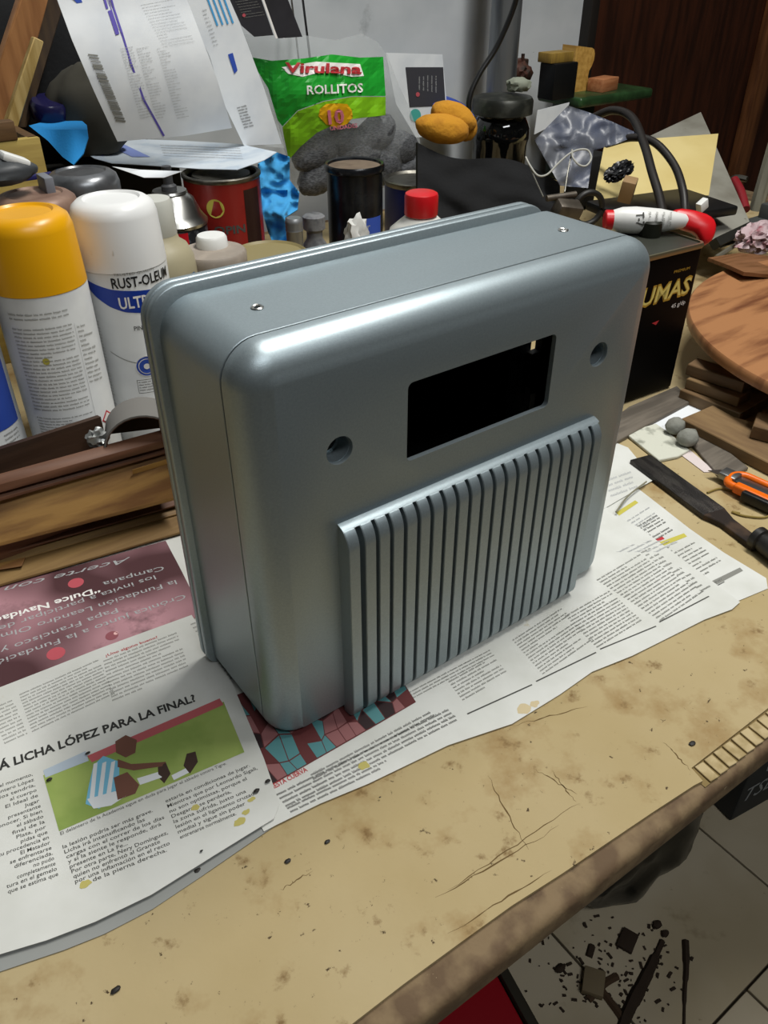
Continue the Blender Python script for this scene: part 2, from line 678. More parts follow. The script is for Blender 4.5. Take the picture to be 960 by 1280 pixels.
# -- main sheet under the housing
t, k = news('newspaper', 'big white newspaper sheet of text columns lying under the grey housing',
            [(200, 800), (262, 770), (320, 740), (560, 640), (745, 590), (760, 640), (800, 660), (925, 753), (915, 762), (880, 775), (790, 820), (740, 840), (700, 868), (640, 905), (560, 932), (460, 980), (400, 1005), (345, 1032), (330, 1040), (250, 900)], .0022 - .0012, paper)
mos = [mat('mosaic_red', '#5d2a2a', .7), mat('mosaic_teal', '#4f8588', .7), mat('mosaic_dark', '#2a1a1c', .7), mat('mosaic_pink', '#8d5c5c', .7)]
ppoly(k, [(264, 882), (335, 985), (520, 878), (470, 800)], mos[0])
s0 = k.m
k.m = lambda x, y, f=s0: (lambda p: (p[0], p[1], p[2] + .0001))(f(x, y))
mr = random.Random(21)
NU, NV = 15, 5
grid_ = {}
for a in range(NU + 1):
    for b in range(NV + 1):
        ed = a in (0, NU) or b in (0, NV)
        s_, t_ = a / NU + (0 if ed else mr.uniform(-.025, .025)), b / NV + (0 if ed else mr.uniform(-.08, .08))
        lo_, hi_ = Vector((335, 984)).lerp(Vector((519, 878)), s_), Vector((268, 884)).lerp(Vector((470, 800)), s_)
        grid_[a, b] = lo_.lerp(hi_, t_)
for a in range(NU):
    for b in range(NV):
        if mr.random() < .12:
            continue
        q4 = [grid_[a, b], grid_[a + 1, b], grid_[a + 1, b + 1], grid_[a, b + 1]]
        cc = sum(q4, Vector((0, 0))) / 4
        q4 = [tuple(P2(*(cc + (v_ - cc) * .93))) for v_ in q4]
        k.poly(q4, mos[mr.choice((1, 1, 1, 2, 3, 3, 0, 2))])
k.m = s0
pt(k, 'FIESTA CUERVA', (340, 988), (385, 964), .0030, ink_r, .02)
pcol(k, (388, 968), (540, 888), (393, 978), 2, ink, h=.62)
pcol(k, (345, 993), (560, 886), (360, 1012), 4, ink, h=.62, short=.05)
pcol(k, (358, 1010), (560, 912), (366, 1019), 2, ink, h=.62, short=1)
cols = [((470, 870), (640, 795), (520, 905), 0), ]
pcol(k, (560, 852), (618, 820), (580, 878), 7, ink_g, h=.55, short=.2)
pcol(k, (640, 800), (702, 760), (680, 845), 14, ink_g, h=.55, short=.15)
pcol(k, (505, 868), (612, 812), (512, 878), 3, ink_g, h=.5)
pcol(k, (706, 770), (762, 738), (748, 812), 13, ink_g, h=.55)
pcol(k, (745, 725), (800, 692), (828, 778), 19, ink_g, h=.55)
pcol(k, (770, 690), (800, 675), (828, 690), 5, ink_lg)
pcol(k, (800, 690), (812, 684), (880, 742), 14, ink_g, short=.4)
for a, b in (((584, 893), (665, 856)), ((670, 852), (745, 816)), ((750, 812), (820, 783)), ((824, 778), (886, 746))):
    p_, q_ = P2(*a), P2(*b)
    k.line(p_[0], p_[1], q_[0] - p_[0], q_[1] - p_[1], .0009, ink)
st = mat('oil_stain', '#c4b490', .8)
st2 = mat('brown_stain', '#86704a', .8)


def stain(k, u, v, r_, c_, s=0):
    x0, y0 = P2(u, v)
    k._add(c_, [(x0 + r_ * (1 + .45 * noise.noise(Vector((math.cos(a) * 1.5 + s, math.sin(a) * 1.5, s)))) * math.cos(a),
                 y0 + r_ * .7 * (1 + .45 * noise.noise(Vector((math.cos(a) * 1.5, math.sin(a) * 1.5 + s, s + 5)))) * math.sin(a)) for a in [i * PI / 14 for i in range(28)]], [tuple(range(28))])


sv = k.m
k.m = lambda x, y: (lambda p: (p[0], p[1], p[2] - .00006))(sv(x, y))
stain(k, 655, 886, .0045, st, 1)
stain(k, 668, 880, .003, st, 2)
k.m = sv
stain(k, 455, 957, .0035, mat('yellow_stain', '#b5ab62', .8), 4)
k.build(t)

# -- under layers and sports page on the left (its front edge lifts a little)
edge = [(-30, 1216), (0, 1203), (40, 1190), (75, 1178), (130, 1150), (200, 1112), (280, 1070), (352, 1026)]
lf = lambda x, y: .004 * max(0, min(1, (-.008 - .18 * (x + .153) - y) / .02)) ** 1.5 if x < -.02 else 0
t, k = news('newspaper', 'greyish under page showing as a thin strip along the front of the sports page',
            [(-30, 872), (240, 770), (330, 960), (352, 1024), (345, 1031), (250, 1096), (190, 1136), (130, 1167), (80, 1187), (-30, 1224)], .0004,
            mat('grey_newsprint', '#8d8f8c', .9))
k.build(t)
t, k = news('newspaper', 'sports page with a bold headline over a green football photo, left of the grey housing',
            [(-30, 874), (0, 862), (120, 815), (240, 771), (252, 790), (290, 855), (330, 950), (350, 1008), (343, 1026), (270, 1071), (190, 1121), (120, 1155), (60, 1178), (0, 1196), (-30, 1206)], .0026, paper)
pt(k, 'Á LICHA LÓPEZ PARA LA FINAL?', (0, 966), (246, 879), .0056, mat('headline_ink', '#2b2b29', .8), .032)
green = mat('printed_grass', '#82984a', .75, 0, '#94a658', nscale=30)
C4 = [(55, 972), (280, 880), (306, 943), (75, 1042)]
ppoly(k, C4, green)


def up1(k, d):
    s0 = k.m
    k.m = lambda x, y: (lambda p: (p[0], p[1], p[2] + d))(s0(x, y))
    return s0


s0 = up1(k, .00007)
ppoly(k, [(110, 948), (275, 876), (280, 884), (116, 956)], mat('printed_red_band', '#b0565a', .75))
ppoly(k, [(55, 966), (108, 942), (112, 954), (58, 975)], mat('printed_pale_sky', '#a9b6c2', .75))
shirt = mat('printed_sky_blue', '#6fb0cc', .75)
shw = mat('printed_white', '#d4d8da', .75)
skin = mat('printed_brown', '#6a4436', .75)
skd = mat('printed_dark', '#3c2a22', .75)
ppoly(k, [(112, 985), (118, 960), (130, 948), (150, 955), (150, 985), (142, 1000), (125, 1014), (108, 1008)], shirt)
s1 = up1(k, .00005)
for a in range(3):
    ppoly(k, [(118 + a * 11, 958 - a), (123 + a * 11, 956 - a), (119 + a * 10, 1000), (113 + a * 10, 1002)], shw)
ppoly(k, [(110, 1002), (145, 992), (158, 998), (140, 1010), (118, 1014)], shw)
ppoly(k, [(143, 975), (160, 968), (175, 984), (170, 995), (148, 1003)], skin)
ppoly(k, [(148, 952), (165, 958), (208, 955), (208, 960), (168, 966), (148, 962)], skin)
ppoly(k, [(145, 930), (158, 922), (172, 928), (170, 944), (158, 950), (146, 944)], skin)
ppoly(k, [(172, 976), (198, 968), (205, 974), (176, 984)], shw)
ppoly(k, [(198, 962), (208, 956), (214, 970), (206, 982), (199, 975)], skd)
ppoly(k, [(215, 972), (235, 962), (238, 968), (218, 978)], shw)
ppoly(k, [(230, 960), (234, 945), (245, 942), (248, 955), (238, 970)], skd)
k.m = s0
pt(k, 'El delantero de la Academia sigue en duda para jugar el sábado contra Tigre.', (77, 1047), (284, 958), .0019, ink)
L3 = ['la lesión podría ser más grave.', 'Licha irá intensificando las', 'cargas con el correr de los días', 'y si la siente le responde, dirá', 'presente en La Fe...',
      'Por otra parte, Nery Domínguez,', 'quien no enfrentó al Granate', 'por una inflamación en el recto', '    de la pierna derecha.']
for i, s in enumerate(L3):
    a = (80 + i * 2.2, 1064 + i * 6.2)
    wd = (112, 100, 122, 116, 72, 120, 108, 118, 92)[i]
    st_x = 20 if i == 8 else 0
    pt(k, s.strip(), (a[0] + st_x, a[1] - st_x * .42), (a[0] + st_x + wd, a[1] - (st_x + wd) * .415), .0021, ink, .006)
R3 = ['estaría en condiciones de jugar.', 'Mientras que por Leonardo Sigali,', 'no son optimistas, porque el', 'Desgarro se perdería,', 'la zona sufrida, justo una', 'lesión en el ligamento cruzado', 'medial y sigue sin poder', 'entrenarse normalmente.']
for i, s in enumerate(R3):
    a = (208 + i * 2.6, 1006 + i * 6.5)
    wd = (105, 112, 96, 74, 90, 102, 84, 70)[i]
    pt(k, s, a, (a[0] + wd, a[1] - wd * .43), .0021, ink, .006)
LL = ['por el momento,', 'ro entero López', 'los tendría,', 'al cuerpo', 'El Ideal de', 'Jugar', 'presentante', 'conocer. Si bien', 'el sábado', 'final de la', 'Plata, por',
      'pidas que', 'tu procedencia en', 'El Matador', 'se enfrentarse', 'diferenciada.', 'no pudo', 'completamente', 'tura en el gemelo', 'que se estima que']
for i, s in enumerate(LL):
    x1 = 42 + i * 1.7
    w_ = x1 + 8
    y1 = 972 + i * 6.6
    w_ = len(s) * 3.7
    pt(k, s, (x1 - w_, y1 + w_ * .36), (x1, y1), .0021, ink, .006)
pcol(k, (25, 870), (125, 826), (42, 920), 13, ink_g, short=.05)
pcol(k, (-10, 888), (18, 876), (8, 935), 11, ink_g)
pcol(k, (130, 828), (222, 792), (142, 882), 12, ink_g, short=.2)
pt(k, '¿Uno alguno bueno?', (133, 824), (198, 800), .0022, ink_r, .01)
pcol(k, (238, 782), (252, 776), (290, 855), 16, ink_g)
for (u, v, r_) in ((245, 1012, .0022), (300, 1030, .0030), (308, 1018, .002), (108, 1108, .0028), (315, 1002, .002)):
    stain(k, u, v, r_, MATS['yellow_stain'], u)
k.build(t)

# dark flecks lying about
fleck = mat('dark_fleck', '#1b1713', .6)
for i, (u, v, r_, z, lb) in enumerate(((335, 977, .0016, .0035, 'black seed-like fleck beside the red printed line on the newspaper'),
                                    (321, 989, .0018, .0035, 'black oval fleck on the right column of the sports page'),
                                    (409, 1053, .0016, 0, 'black oval fleck on the cardboard in front of the newspaper'),
                                    (252, 1064, .0008, .0035, 'tiny black dot near the front edge of the sports page'),
                                    (62, 975, .0016, .0034, 'black crumb at the upper left corner of the football photo'),
                                    (110, 942, .0014, .0034, 'black crumb between headline and football photo'),
                                    (360, 1077, .0018, 0, 'dark brown chip on the cardboard near the sports page corner'),
                                    (247, 1089, .0018, 0, 'brown chip on the cardboard just below the paper edge, far left'),
                                    (145, 1238, .0022, 0, 'V-shaped brown chip on the cardboard at bottom left'),
                                    (865, 930, .0022, 0, 'dark chip on the cardboard near the torn flutes'),
                                    (475, 997, .0006, .0016, 'tiny black dot on the white lower margin of the newspaper'))):
    p = gz(u, v, z)
    solo('paint_fleck', lb, 'fleck', blob(r_ * 1.0, r_ * .6, r_ * .3, .3, 1.5, 2, i), fleck, loc=(p.x, p.y, z + .0002))


# ================================================================== THE GREY HOUSING
W_, H_ = .258, .2269
Z0 = 0.0


def rrect(x0, x1, z0, z1, r, n=8, rb=None):
    r = max(r, .0008)
    b = r if rb is None else max(min(r, rb), .0008)
    out = []
    for (cx, cz, a0, q_) in ((x1 - r, z1 - r, 0, r), (x0 + r, z1 - r, 90, r), (x0 + b, z0 + b, 180, b), (x1 - b, z0 + b, 270, b)):
        for i in range(n + 1):
            a = R_(a0 + 90 * i / n)
            out.append((cx + q_ * math.cos(a), cz + q_ * math.sin(a)))
    return out


def loft(rings, cap0=True, cap1=True, close=False):
    bm = bmesh.new()
    V = [[bm.verts.new(p) for p in r] for r in rings]
    prs = list(zip(V, V[1:]))
    if close:
        prs.append((V[-1], V[0]))
    for a, b in prs:
        for i in range(len(a)):
            j = (i + 1) % len(a)
            bm.faces.new((a[i], a[j], b[j], b[i]))
    if cap0 and not close:
        bm.faces.new(V[0][::-1])
    if cap1 and not close:
        bm.faces.new(V[-1])
    bmesh.ops.recalc_face_normals(bm, faces=bm.faces)
    return bm


def ring(y, ins, R=.018, x0=0, x1=W_, z0=.0030, z1=H_, low=1.0, wall=0.0):
    i_ = ins + wall
    return [(x, y, z) for x, z in rrect(x0 + i_, x1 - i_, z0 + ins * low + wall, z1 - i_, R - i_, rb=.009 - .5 * i_)]


def boolean(bm, cutters):
    """cut solids out of bm, return a new bmesh"""
    me = bpy.data.meshes.new('b')
    bm.to_mesh(me)
    bm.free()
    o = bpy.data.objects.new('b', me)
    COL.objects.link(o)
    cs = []
    for c in cutters:
        mc = bpy.data.meshes.new('c')
        c.to_mesh(mc)
        c.free()
        oc = bpy.data.objects.new('c', mc)
        COL.objects.link(oc)
        cs.append(oc)
        md = o.modifiers.new('b', 'BOOLEAN')
        md.operation = 'DIFFERENCE'
        md.object = oc
        md.solver = 'EXACT'
    dg = bpy.context.evaluated_depsgraph_get()
    out = bmesh.new()
    ev = o.evaluated_get(dg)
    mm = ev.to_mesh()
    out.from_mesh(mm)
    ev.to_mesh_clear()
    for x_ in [o] + cs:
        d = x_.data
        bpy.data.objects.remove(x_)
        bpy.data.meshes.remove(d)
    return out


hs = thing('instrument_housing', 'blue-grey metallic painted box housing with a window, two round holes and a ribbed grille', 'housing', (0, 0, Z0))
SY, T_ = .0158, .0028
FR = .0150
outer = [ring(SY, 0)]
for i in range(1, 11):
    a = R_(90 * i / 10)
    outer.append(ring(SY - .0008 - (FR - .0008) * math.sin(a) if i < 10 else 0.0, FR * (1 - math.cos(a)), .018, low=.25))
solid = loft(outer)
inner = [ring(SY + .002, T_)]
for i in range(0, 9):
    a = R_(90 * i / 8)
    inner.append(ring(FR - (FR - T_) * math.sin(a), (FR - T_) * (1 - math.cos(a)), .018, low=.25, wall=T_))
inner = loft(inner)
wx0, wx1, wz0, wz1 = .0833, .1794, .1510, .1926
win = loft([[(x, y, z) for x, z in rrect(wx0, wx1, wz0, wz1, .0030, 5)] for y in (-.01, .02)])
holes = []
for hxx in (.0453, .2157):
    holes.append(xf(lathe([(.0070, -.02), (.0070, .02)], 36), (hxx, 0, .1711), (R_(90), 0, 0)))
def inward(x, z, R=.018):
    """depth inside the rounded outline"""
    dx, dz = abs(x - W_ / 2) - (W_ / 2 - R), abs(z - (H_ + .0045) / 2) - ((H_ - .0045) / 2 - R)
    return R - (math.hypot(max(dx, 0), max(dz, 0)) + min(max(dx, dz), 0))


cover = boolean(solid, [inner, win] + holes)
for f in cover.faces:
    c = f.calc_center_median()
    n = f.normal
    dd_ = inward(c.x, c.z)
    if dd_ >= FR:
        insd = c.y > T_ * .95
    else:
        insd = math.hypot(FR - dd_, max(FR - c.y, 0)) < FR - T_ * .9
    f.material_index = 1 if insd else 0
fc = link('front_cover', cover, None, hs, mats=[paint, darkin], smooth=35)
for hxx in (.0453, .2157):
    bs = loft([[(r * math.cos(a), y, r * math.sin(a)) for a in [2 * PI * i / 36 for i in range(36)]] for r, y in
               ((.0084, .0026), (.0084, .012), (.0050, .012), (.0050, .0105), (.0068, .0105), (.0068, .0026))], close=True)
    xf(bs, (hxx, 0, .1711))
    link('screw_boss', bs, paint, fc)

# middle shell (a tube), small gap to the cover = the seam
Y1 = .0750
tubr = [ring(SY + .0014, .0003, .018), ring(SY + .0017, 0, .018), ring(Y1, 0, .018), ring(Y1, T_, .018), ring(SY + .0014, T_, .018)]
shell = loft(tubr, close=True)
scr = []
for sx in (.0328, .2219):
    scr.append(lathe([(.0016, H_ - .006), (.0016, H_ + .006)], 16))
    xf(scr[-1], (sx, .0418, 0))
shell = boolean(shell, scr)
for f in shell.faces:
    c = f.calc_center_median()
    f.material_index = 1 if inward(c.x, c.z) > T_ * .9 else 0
link('middle_shell', shell, None, hs, mats=[paint, darkin], smooth=35)
link('seam_shade_ring', loft([ring(SY - .001, .0020, .018), ring(SY + .002, .0020, .018), ring(SY + .002, .0027, .018), ring(SY - .001, .0027, .018)], close=True), darkin, hs)  # added dark ring behind the gap, makes the seam read as shade
for sx in (.0328, .2219):
    s_ = lathe([(.0015, 0), (.0027, .0001), (.0030, .0006), (.0024, .0009), (.0016, .0004), (.0014, -.003)], 14, cap=False)
    for v in s_.verts:
        v.co += noise.noise_vector(v.co * 900) * .0004
    xf(s_, (sx, .0418, H_ - .0001))
    link('screw_hole_rim', s_, chrome, hs, label) if False else link('screw_hole_rim', s_, chrome, hs)

# rear flange : two rims with a groove between
fx0, fx1, fz1 = -.0040, .2440, H_ + .0052
fk = dict(x0=fx0, x1=fx1, z0=-.0002, z1=fz1)


def fr_(y, ins, R=.016):
    return ring(y, ins, R, fx0, fx1, .0022, fz1)


fl_ = loft([fr_(Y1, .0115), fr_(Y1, .0008), fr_(Y1 + .0006, .0002), fr_(Y1 + .0034, 0), fr_(Y1 + .0040, .0006), fr_(Y1 + .0042, .0040), fr_(Y1 + .0056, .0040),
            fr_(Y1 + .0058, .0006), fr_(Y1 + .0066, 0), fr_(Y1 + .0092, 0), fr_(Y1 + .0100, .0008), fr_(Y1 + .0100, .0115)], close=True)
link('rear_flange', fl_, paint, hs, smooth=50)
link('back_plate', loft([fr_(Y1 + .0070, .0110, .014), fr_(Y1 + .0095, .0110, .014)]), darkin, hs)

# the shell is open in a narrow slit beside the flange; a dark latch closes its middle
zl0, zl1 = gy(660, 484, .078).z - Z0, gy(662, 434, .078).z - Z0
link('latch', merge(box(.0100, .006, zl1 - zl0, (.2435, .0720, zl0), .0004, 1), box(.0100, .006, .085, (.2435, .0720, .004), .0004, 1)), darkin, hs)
link('side_filler', box(.0085, .006, .200, (.2508, .0720, .012), .0004, 1), darkin, hs)
link('latch_tab', box(.0022, .004, .020, (.2395, .070, zl0 - .014), .0003, 1), mat('grey_bracket', '#8d8d86', .5), hs)

# ribbed grille
gx0, gx1, gtop, gbot, GD = .0425, .2204, .1318, .0018, .0092
NR = 21
pitch = (gx1 - gx0) / NR


def gprof(depth, top, bot, rt=.0120, rb=.009):
    pts = [(0.0005, top)]
    for i in range(1, 9):
        a = R_(90 * i / 8)
        pts.append((-(depth) * math.sin(a), top - rt * (1 - math.cos(a)) - .0003))
    for i in range(0, 9):
        a = R_(90 * i / 8)
        pts.append((-(depth - rb * .75 * (1 - math.cos(a))), bot + rb * (1 - math.sin(a))))
    pts.append((0.0005, bot))
    return pts


def gsolid(x0, x1, prof):
    n = len(prof)
    bm = bmesh.new()
    a = [bm.verts.new((x0, y, z)) for y, z in prof]
    b = [bm.verts.new((x1, y, z)) for y, z in prof]
    for i in range(n):
        j = (i + 1) % n
        bm.faces.new((a[i], a[j], b[j], b[i]))
    bm.faces.new(a[::-1])
    bm.faces.new(b)
    bmesh.ops.recalc_face_normals(bm, faces=bm.faces)
    return bm


gp = link('grille_panel', gsolid(gx0 + .0004, gx1 - .0004, gprof(GD - .0072, gtop - .0012, gbot + .004)), paint, hs)
full = gprof(GD, gtop, gbot)
LIP = .0020


def cut_at(zc):
    for (ya, za), (yb, zb) in zip(full, full[1:]):
        if za >= zc > zb:
            return ya + (yb - ya) * (za - zc) / (za - zb)
    return -GD


ylip = cut_at(gtop - LIP)
capy = [(y, z) for y, z in full if z > gtop - LIP] + [(ylip, gtop - LIP), (.0005, gtop - LIP)]
capb = gsolid(gx0, gx1, capy)
link('top_lip', capb, paint, gp)
rest = [(.0005, gtop - LIP), (ylip, gtop - LIP)] + [(y, z) for y, z in full if z < gtop - LIP]
rib0 = None
for i in range(NR):
    wdt = pitch - .0021
    xc = gx0 + pitch * i
    if rib0 is None:
        rb = gsolid(0, wdt, rest)
        ee = [e for e in rb.edges if abs(e.verts[0].co.x - e.verts[1].co.x) < 1e-6 and min(e.verts[0].co.y, e.verts[1].co.y) < -.003]
        bmesh.ops.bevel(rb, geom=ee, offset=.0003, segments=2, affect='EDGES')
        o = link('rib', rb, paint, gp, smooth=50)
        rib0 = o.data
    else:
        o = bpy.data.objects.new('rib', rib0)
        COL.objects.link(o)
        o.parent = gp
    o.location = (xc + .00105 * (i > 0), 0, 0)


# ================================================================== PAINT CANS, BOTTLES, JARS
def wrapm(r, c=(0, 0)):
    """2-D frame (metres along the skin, height) -> skin of a cylinder; x = 0 faces the room (-y)"""
    def f(x, y):
        a = -PI / 2 + x / r
        return (c[0] + r * math.cos(a), c[1] + r * math.sin(a), y)
    return f


def band(k, x0, x1, lo, hi, col, n=24):
    V, F = [], []
    for i in range(n + 1):
        x = x0 + (x1 - x0) * i / n
        V += [(x, lo(x) if callable(lo) else lo), (x, hi(x) if callable(hi) else hi)]
    for i in range(n):
        F.append((2 * i, 2 * i + 2, 2 * i + 3, 2 * i + 1))
    k._add(col, V, F)


def spray(name, label, loc, rz, capm, bodym, cap_r=.0272, cap_h=.052, H=.205, R=.0315, tab=True):
    t = thing(name, label, 'spray can', loc, (0, 0, rz))
    hb = H - cap_h
    link('can_body', lathe([(R - .004, 0), (R - .001, .0005), (R, .003), (R, .006), (R - .0012, .008), (R - .0012, hb - .003), (R - .002, hb)], 48), bodym, t)
    cap = link('cap', lathe([(R - .001, hb - .002), (R - .0012, hb + .001), (cap_r + .0018, H - .010), (cap_r, H - .004), (cap_r - .004, H - .0008), (cap_r - .008, H), (cap_r - .0095, H - .0015), (.0005, H - .0018)], 48), capm, t)
    if tab:
        tb_ = box(.017, .003, cap_h * .62, (0, 0, 0), .001, 2)
        xf(tb_, (0, -(cap_r + .0005), H - .006 - cap_h * .62), (R_(-6.2), 0, 0))
        xf(tb_, (0, 0, 0), (0, 0, R_(-25)))
        link('press_tab', tb_, capm, cap)
    return t, hb


wl = mat('white_can_label', '#cfd1d0', .32, 0, '#c2c4c4', nscale=20)
yel = mat('yellow_cap_plastic', '#dc9f08', .33, 0, '#cf9206', nscale=8)
yell = mat('yellow_can_rim', '#caa24a', .4)
# white can
pw = Vector((.0690, .3110, 0))
camang = math.atan2(CAM_LOC.y - pw.y, CAM_LOC.x - pw.x)
t, hb = spray('spray_can', 'white capped spray paint can with a dark blue swoosh, touching the housing corner', pw, camang + PI / 2,
              mat('white_cap_plastic', '#dfe0df', .35), wl, H=.213, cap_h=.041)
R = .0305
k = Ink(wrapm(R))
npi = lambda xs, ys: (lambda x: float(np.interp(x, xs, ys)))
band(k, -.034, .036, npi([-.034, -.030, -.025, -.015, -.005, .0156, .036], [.163, .157, .153, .147, .143, .1395, .141]),
     npi([-.034, -.011, .0156, .036], [.1645, .1592, .1560, .1570]), mat('deep_blue_label', '#1d3c9a', .3), 40)
k.m = wrapm(R + .0002)
pt_ = lambda s, x, y, w, h, c, b=0: k.text(s, x, y, w, 0, h, c, b)
pt_('TRUSTED QUALITY', -.008, .1688, .030, .0016, ink_g)
pt_('RUST-OLEUM', -.0105, .1602, .046, .0070, mat('black_label_ink', '#15171a', .5), .02)
pt_('ULTRA', -.0080, .1455, .027, .0080, ink_w, .02)
pt_('2X', .012, .1360, .012, .006, ink_w, .02)
pt_('PINTURA/TINTA', -.001, .1290, .030, .0032, ink, .01)
for r_, c_ in ((.0080, ink_w), (.0074, ink_b), (.0060, ink_w), (.0054, ink_b), (.0022, ink_w)):
    k._add(c_, [(.003 + r_ * math.cos(a * PI / 12), .101 + r_ * math.sin(a * PI / 12)) for a in range(24)], [tuple(range(24))])
    k.m = (lambda f: (lambda x, y: (lambda p: (p[0] * 1.002, p[1] * 1.002, p[2]))(f(x, y))))(k.m)
k.m = wrapm(R + .0002)
for a, b, c_, d_ in ((-.006, .012, .0905, .0908), (-.006, .012, .080, .0803), (-.006, -.0057, .080, .0908), (.0117, .012, .080, .0908)):
    band(k, a, b, c_, d_, ink, 6)
k.column((-.005, .0895), (.011, .0895), (-.005, .081), 4, ink, h=.55)
gm = mat('label_leaf_green', '#5d8a35', .5)
for i in range(9):
    a, b = rr.uniform(.007, .013), rr.uniform(.109, .117)
    k._add(gm, [(a + .002 * math.cos(q_), b + .002 * math.sin(q_)) for q_ in [j * PI / 3 for j in range(6)]], [tuple(range(6))])
band(k, -.022, .020, lambda x: .1020 + 9 * (x - .012) ** 2, lambda x: .1025 + 9 * (x - .012) ** 2, ink_g)
k.column((-.034, .140), (-.027, .140), (-.034, .03), 44, ink_lg, h=.5)
k.build(t)

# yellow can
py = Vector((.0062, .2972, 0))
camang = math.atan2(CAM_LOC.y - py.y, CAM_LOC.x - py.x)
t, hb = spray('spray_can', 'yellow capped spray paint can with a back label full of small print', py, camang + PI / 2, yel, wl, tab=False, H=.217, cap_h=.044)
k = Ink(wrapm(R + .0001))
for (a, b, n) in ((0.1610, 0.1550, 2), (0.1510, 0.0900, 22), (0.0860, 0.0700, 7), (0.0670, 0.0630, 1), (0.0600, 0.0240, 13)):
    k.column((-.026, a), (.014, a), (-.026, b), n, ink_g if n != 1 else ink, h=.52, short=.12, rnd=rr)
k.column((.017, .148), (.030, .146), (.017, .105), 13, ink_g, h=.5, short=.5, rnd=rr)
band(k, .0155, .0157, .01, .150, ink_lg, 2)
rd = mat('hazard_red', '#c23040', .5)
for (cx, cy, s_) in ((.026, .075, .006), (.026, .046, .006)):
    k._add(rd, [(cx, cy + s_), (cx + s_, cy), (cx, cy - s_), (cx - s_, cy)], [(0, 1, 2, 3)])
    s0 = k.m
    k.m = wrapm(R + .0003)
    k._add(ink_w, [(cx, cy + s_ * .75), (cx + s_ * .75, cy), (cx, cy - s_ * .75), (cx - s_ * .75, cy)], [(0, 1, 2, 3)])
    k.m = s0
band(k, -.046, -.030, .004, .0245, yell, 8)
k._add(ink_y, [(-.008 + .0025 * math.cos(a), .128 + .0025 * math.sin(a)) for a in [i * PI / 4 for i in range(8)]], [tuple(range(8))])
k.build(t)

# left-most can, cut by the frame
p3 = Vector((-.0575, .3055, 0))
camang = math.atan2(CAM_LOC.y - p3.y, CAM_LOC.x - p3.x)
t, hb = spray('spray_can', 'spray can with blue, white and magenta label at the left edge of the frame', p3, camang + PI / 2, mat('grey_cap', '#777c80', .4), wl, tab=False, H=.195)
k = Ink(wrapm(R + .0001))
band(k, -.02, .034, .085, .150, ink_b)
band(k, -.02, .022, .0, .045, mat('magenta_label', '#8e1f4a', .45))
k.column((.016, .082), (.030, .082), (.016, .024), 18, ink_g, h=.5, rnd=rr)
k.column((.020, .020), (.032, .022), (.020, .006), 4, ink_b, h=.5, rnd=rr)
k.build(t)

# brown capped can and the silver capped can behind
p4 = gz(42, 241, .2) - Vector((0, 0, .2))
spray('spray_can', 'spray can with a dusty brown cap, behind the yellow capped one', p4, 0, mat('brown_cap', '#7b6052', .5, .2, '#8d7363', nscale=40), mat('brown_can_body', '#5b3a2a', .4, .3), tab=False, H=.2, cap_r=.029)
p5 = gd(101, 213, .70)
hz = p5.z
spray('spray_can', 'spray can with a silver-grey cap, rear row at left', (p5.x, p5.y, 0), 0, mat('silver_cap', '#75777a', .33, .7, '#5f6164', nscale=60), mat('silver_can_body', '#4c4e52', .35, .7), H=hz, cap_r=.029)

# beige bottle with white flip cap and blue label
p6 = gz(190, 248, .190)
bt = thing('paint_bottle', 'beige shouldered paint bottle with white cap and blue label behind the white spray can', 'bottle', (p6.x, p6.y, 0), (0, 0, math.atan2(CAM_LOC.y - p6.y, CAM_LOC.x - p6.x) + PI / 2))
link('bottle_body', lathe([(.024, 0), (.0272, .003), (.0272, .135), (.0262, .145), (.022, .154), (.0165, .158), (.015, .164)], 40), mat('beige_can_paint', '#a39b80', .45), bt)
link('cap', lathe([(.0150, .162), (.0155, .163), (.0150, .186), (.0135, .190), (.0005, .190)], 32), mat('cloudy_white_cap', '#bfc0b8', .4), bt)
k = Ink(wrapm(.0274))
band(k, -.03, .03, .122, .134, mat('teal_blue_label', '#2b5f93', .4))
band(k, -.03, .009, .040, .122, ink_w)
band(k, .009, .03, .09, .122, mat('pale_blue_label', '#6d8fb0', .4))
k.m = wrapm(.0276)
k.text('LUSTRE INTERIOR', -.002, .1255, .034, 0, .0045, ink_w, .01)
k._add(ink_r, [(.014 + .005 * math.cos(a), .108 + .006 * math.sin(a)) for a in [i * PI / 5 for i in range(10)]], [tuple(range(10))])
k.text('h', .0065, .103, 0, .010, .014, MATS['black_label_ink'], .03)
k.build(bt)

# aerosol with red label and metal dome
p7 = gd(212, 240, .80)
h7 = p7.z
ae = thing('aerosol_can', 'uncapped aerosol with metal dome and red and black label, beside the red paint tin', 'spray can', (p7.x, p7.y, 0), (0, 0, math.atan2(CAM_LOC.y - p7.y, CAM_LOC.x - p7.x) + PI / 2))
link('can_body', lathe([(.030, 0), (.0325, .003), (.0325, h7 - .030), (.031, h7 - .028)], 44), mat('black_lattice_label', '#15161a', .4, 0, '#3a3b3f', nscale=120, lo=.5, hi=.55), ae)
link('dome', lathe([(.0300, h7 - .031), (.0335, h7 - .030), (.0340, h7 - .027), (.0315, h7 - .024), (.0285, h7 - .020), (.0225, h7 - .006), (.0165, h7 - .001), (.0175, h7), (.0165, h7 + .002), (.010, h7 + .0015), (.004, h7 + .002)], 44), chrome, ae)
link('nozzle', lathe([(.0075, h7 + .001), (.0075, h7 + .006), (.0048, h7 + .008), (.0048, h7 + .024), (.0005, h7 + .0245)], 20), mat('grey_nozzle', '#3a3b3e', .5), ae)
k = Ink(wrapm(.0327))
band(k, -.034, .012, h7 - .075, h7 - .032, mat('bright_red_label', '#c41a26', .3))
k.m = wrapm(.0330)
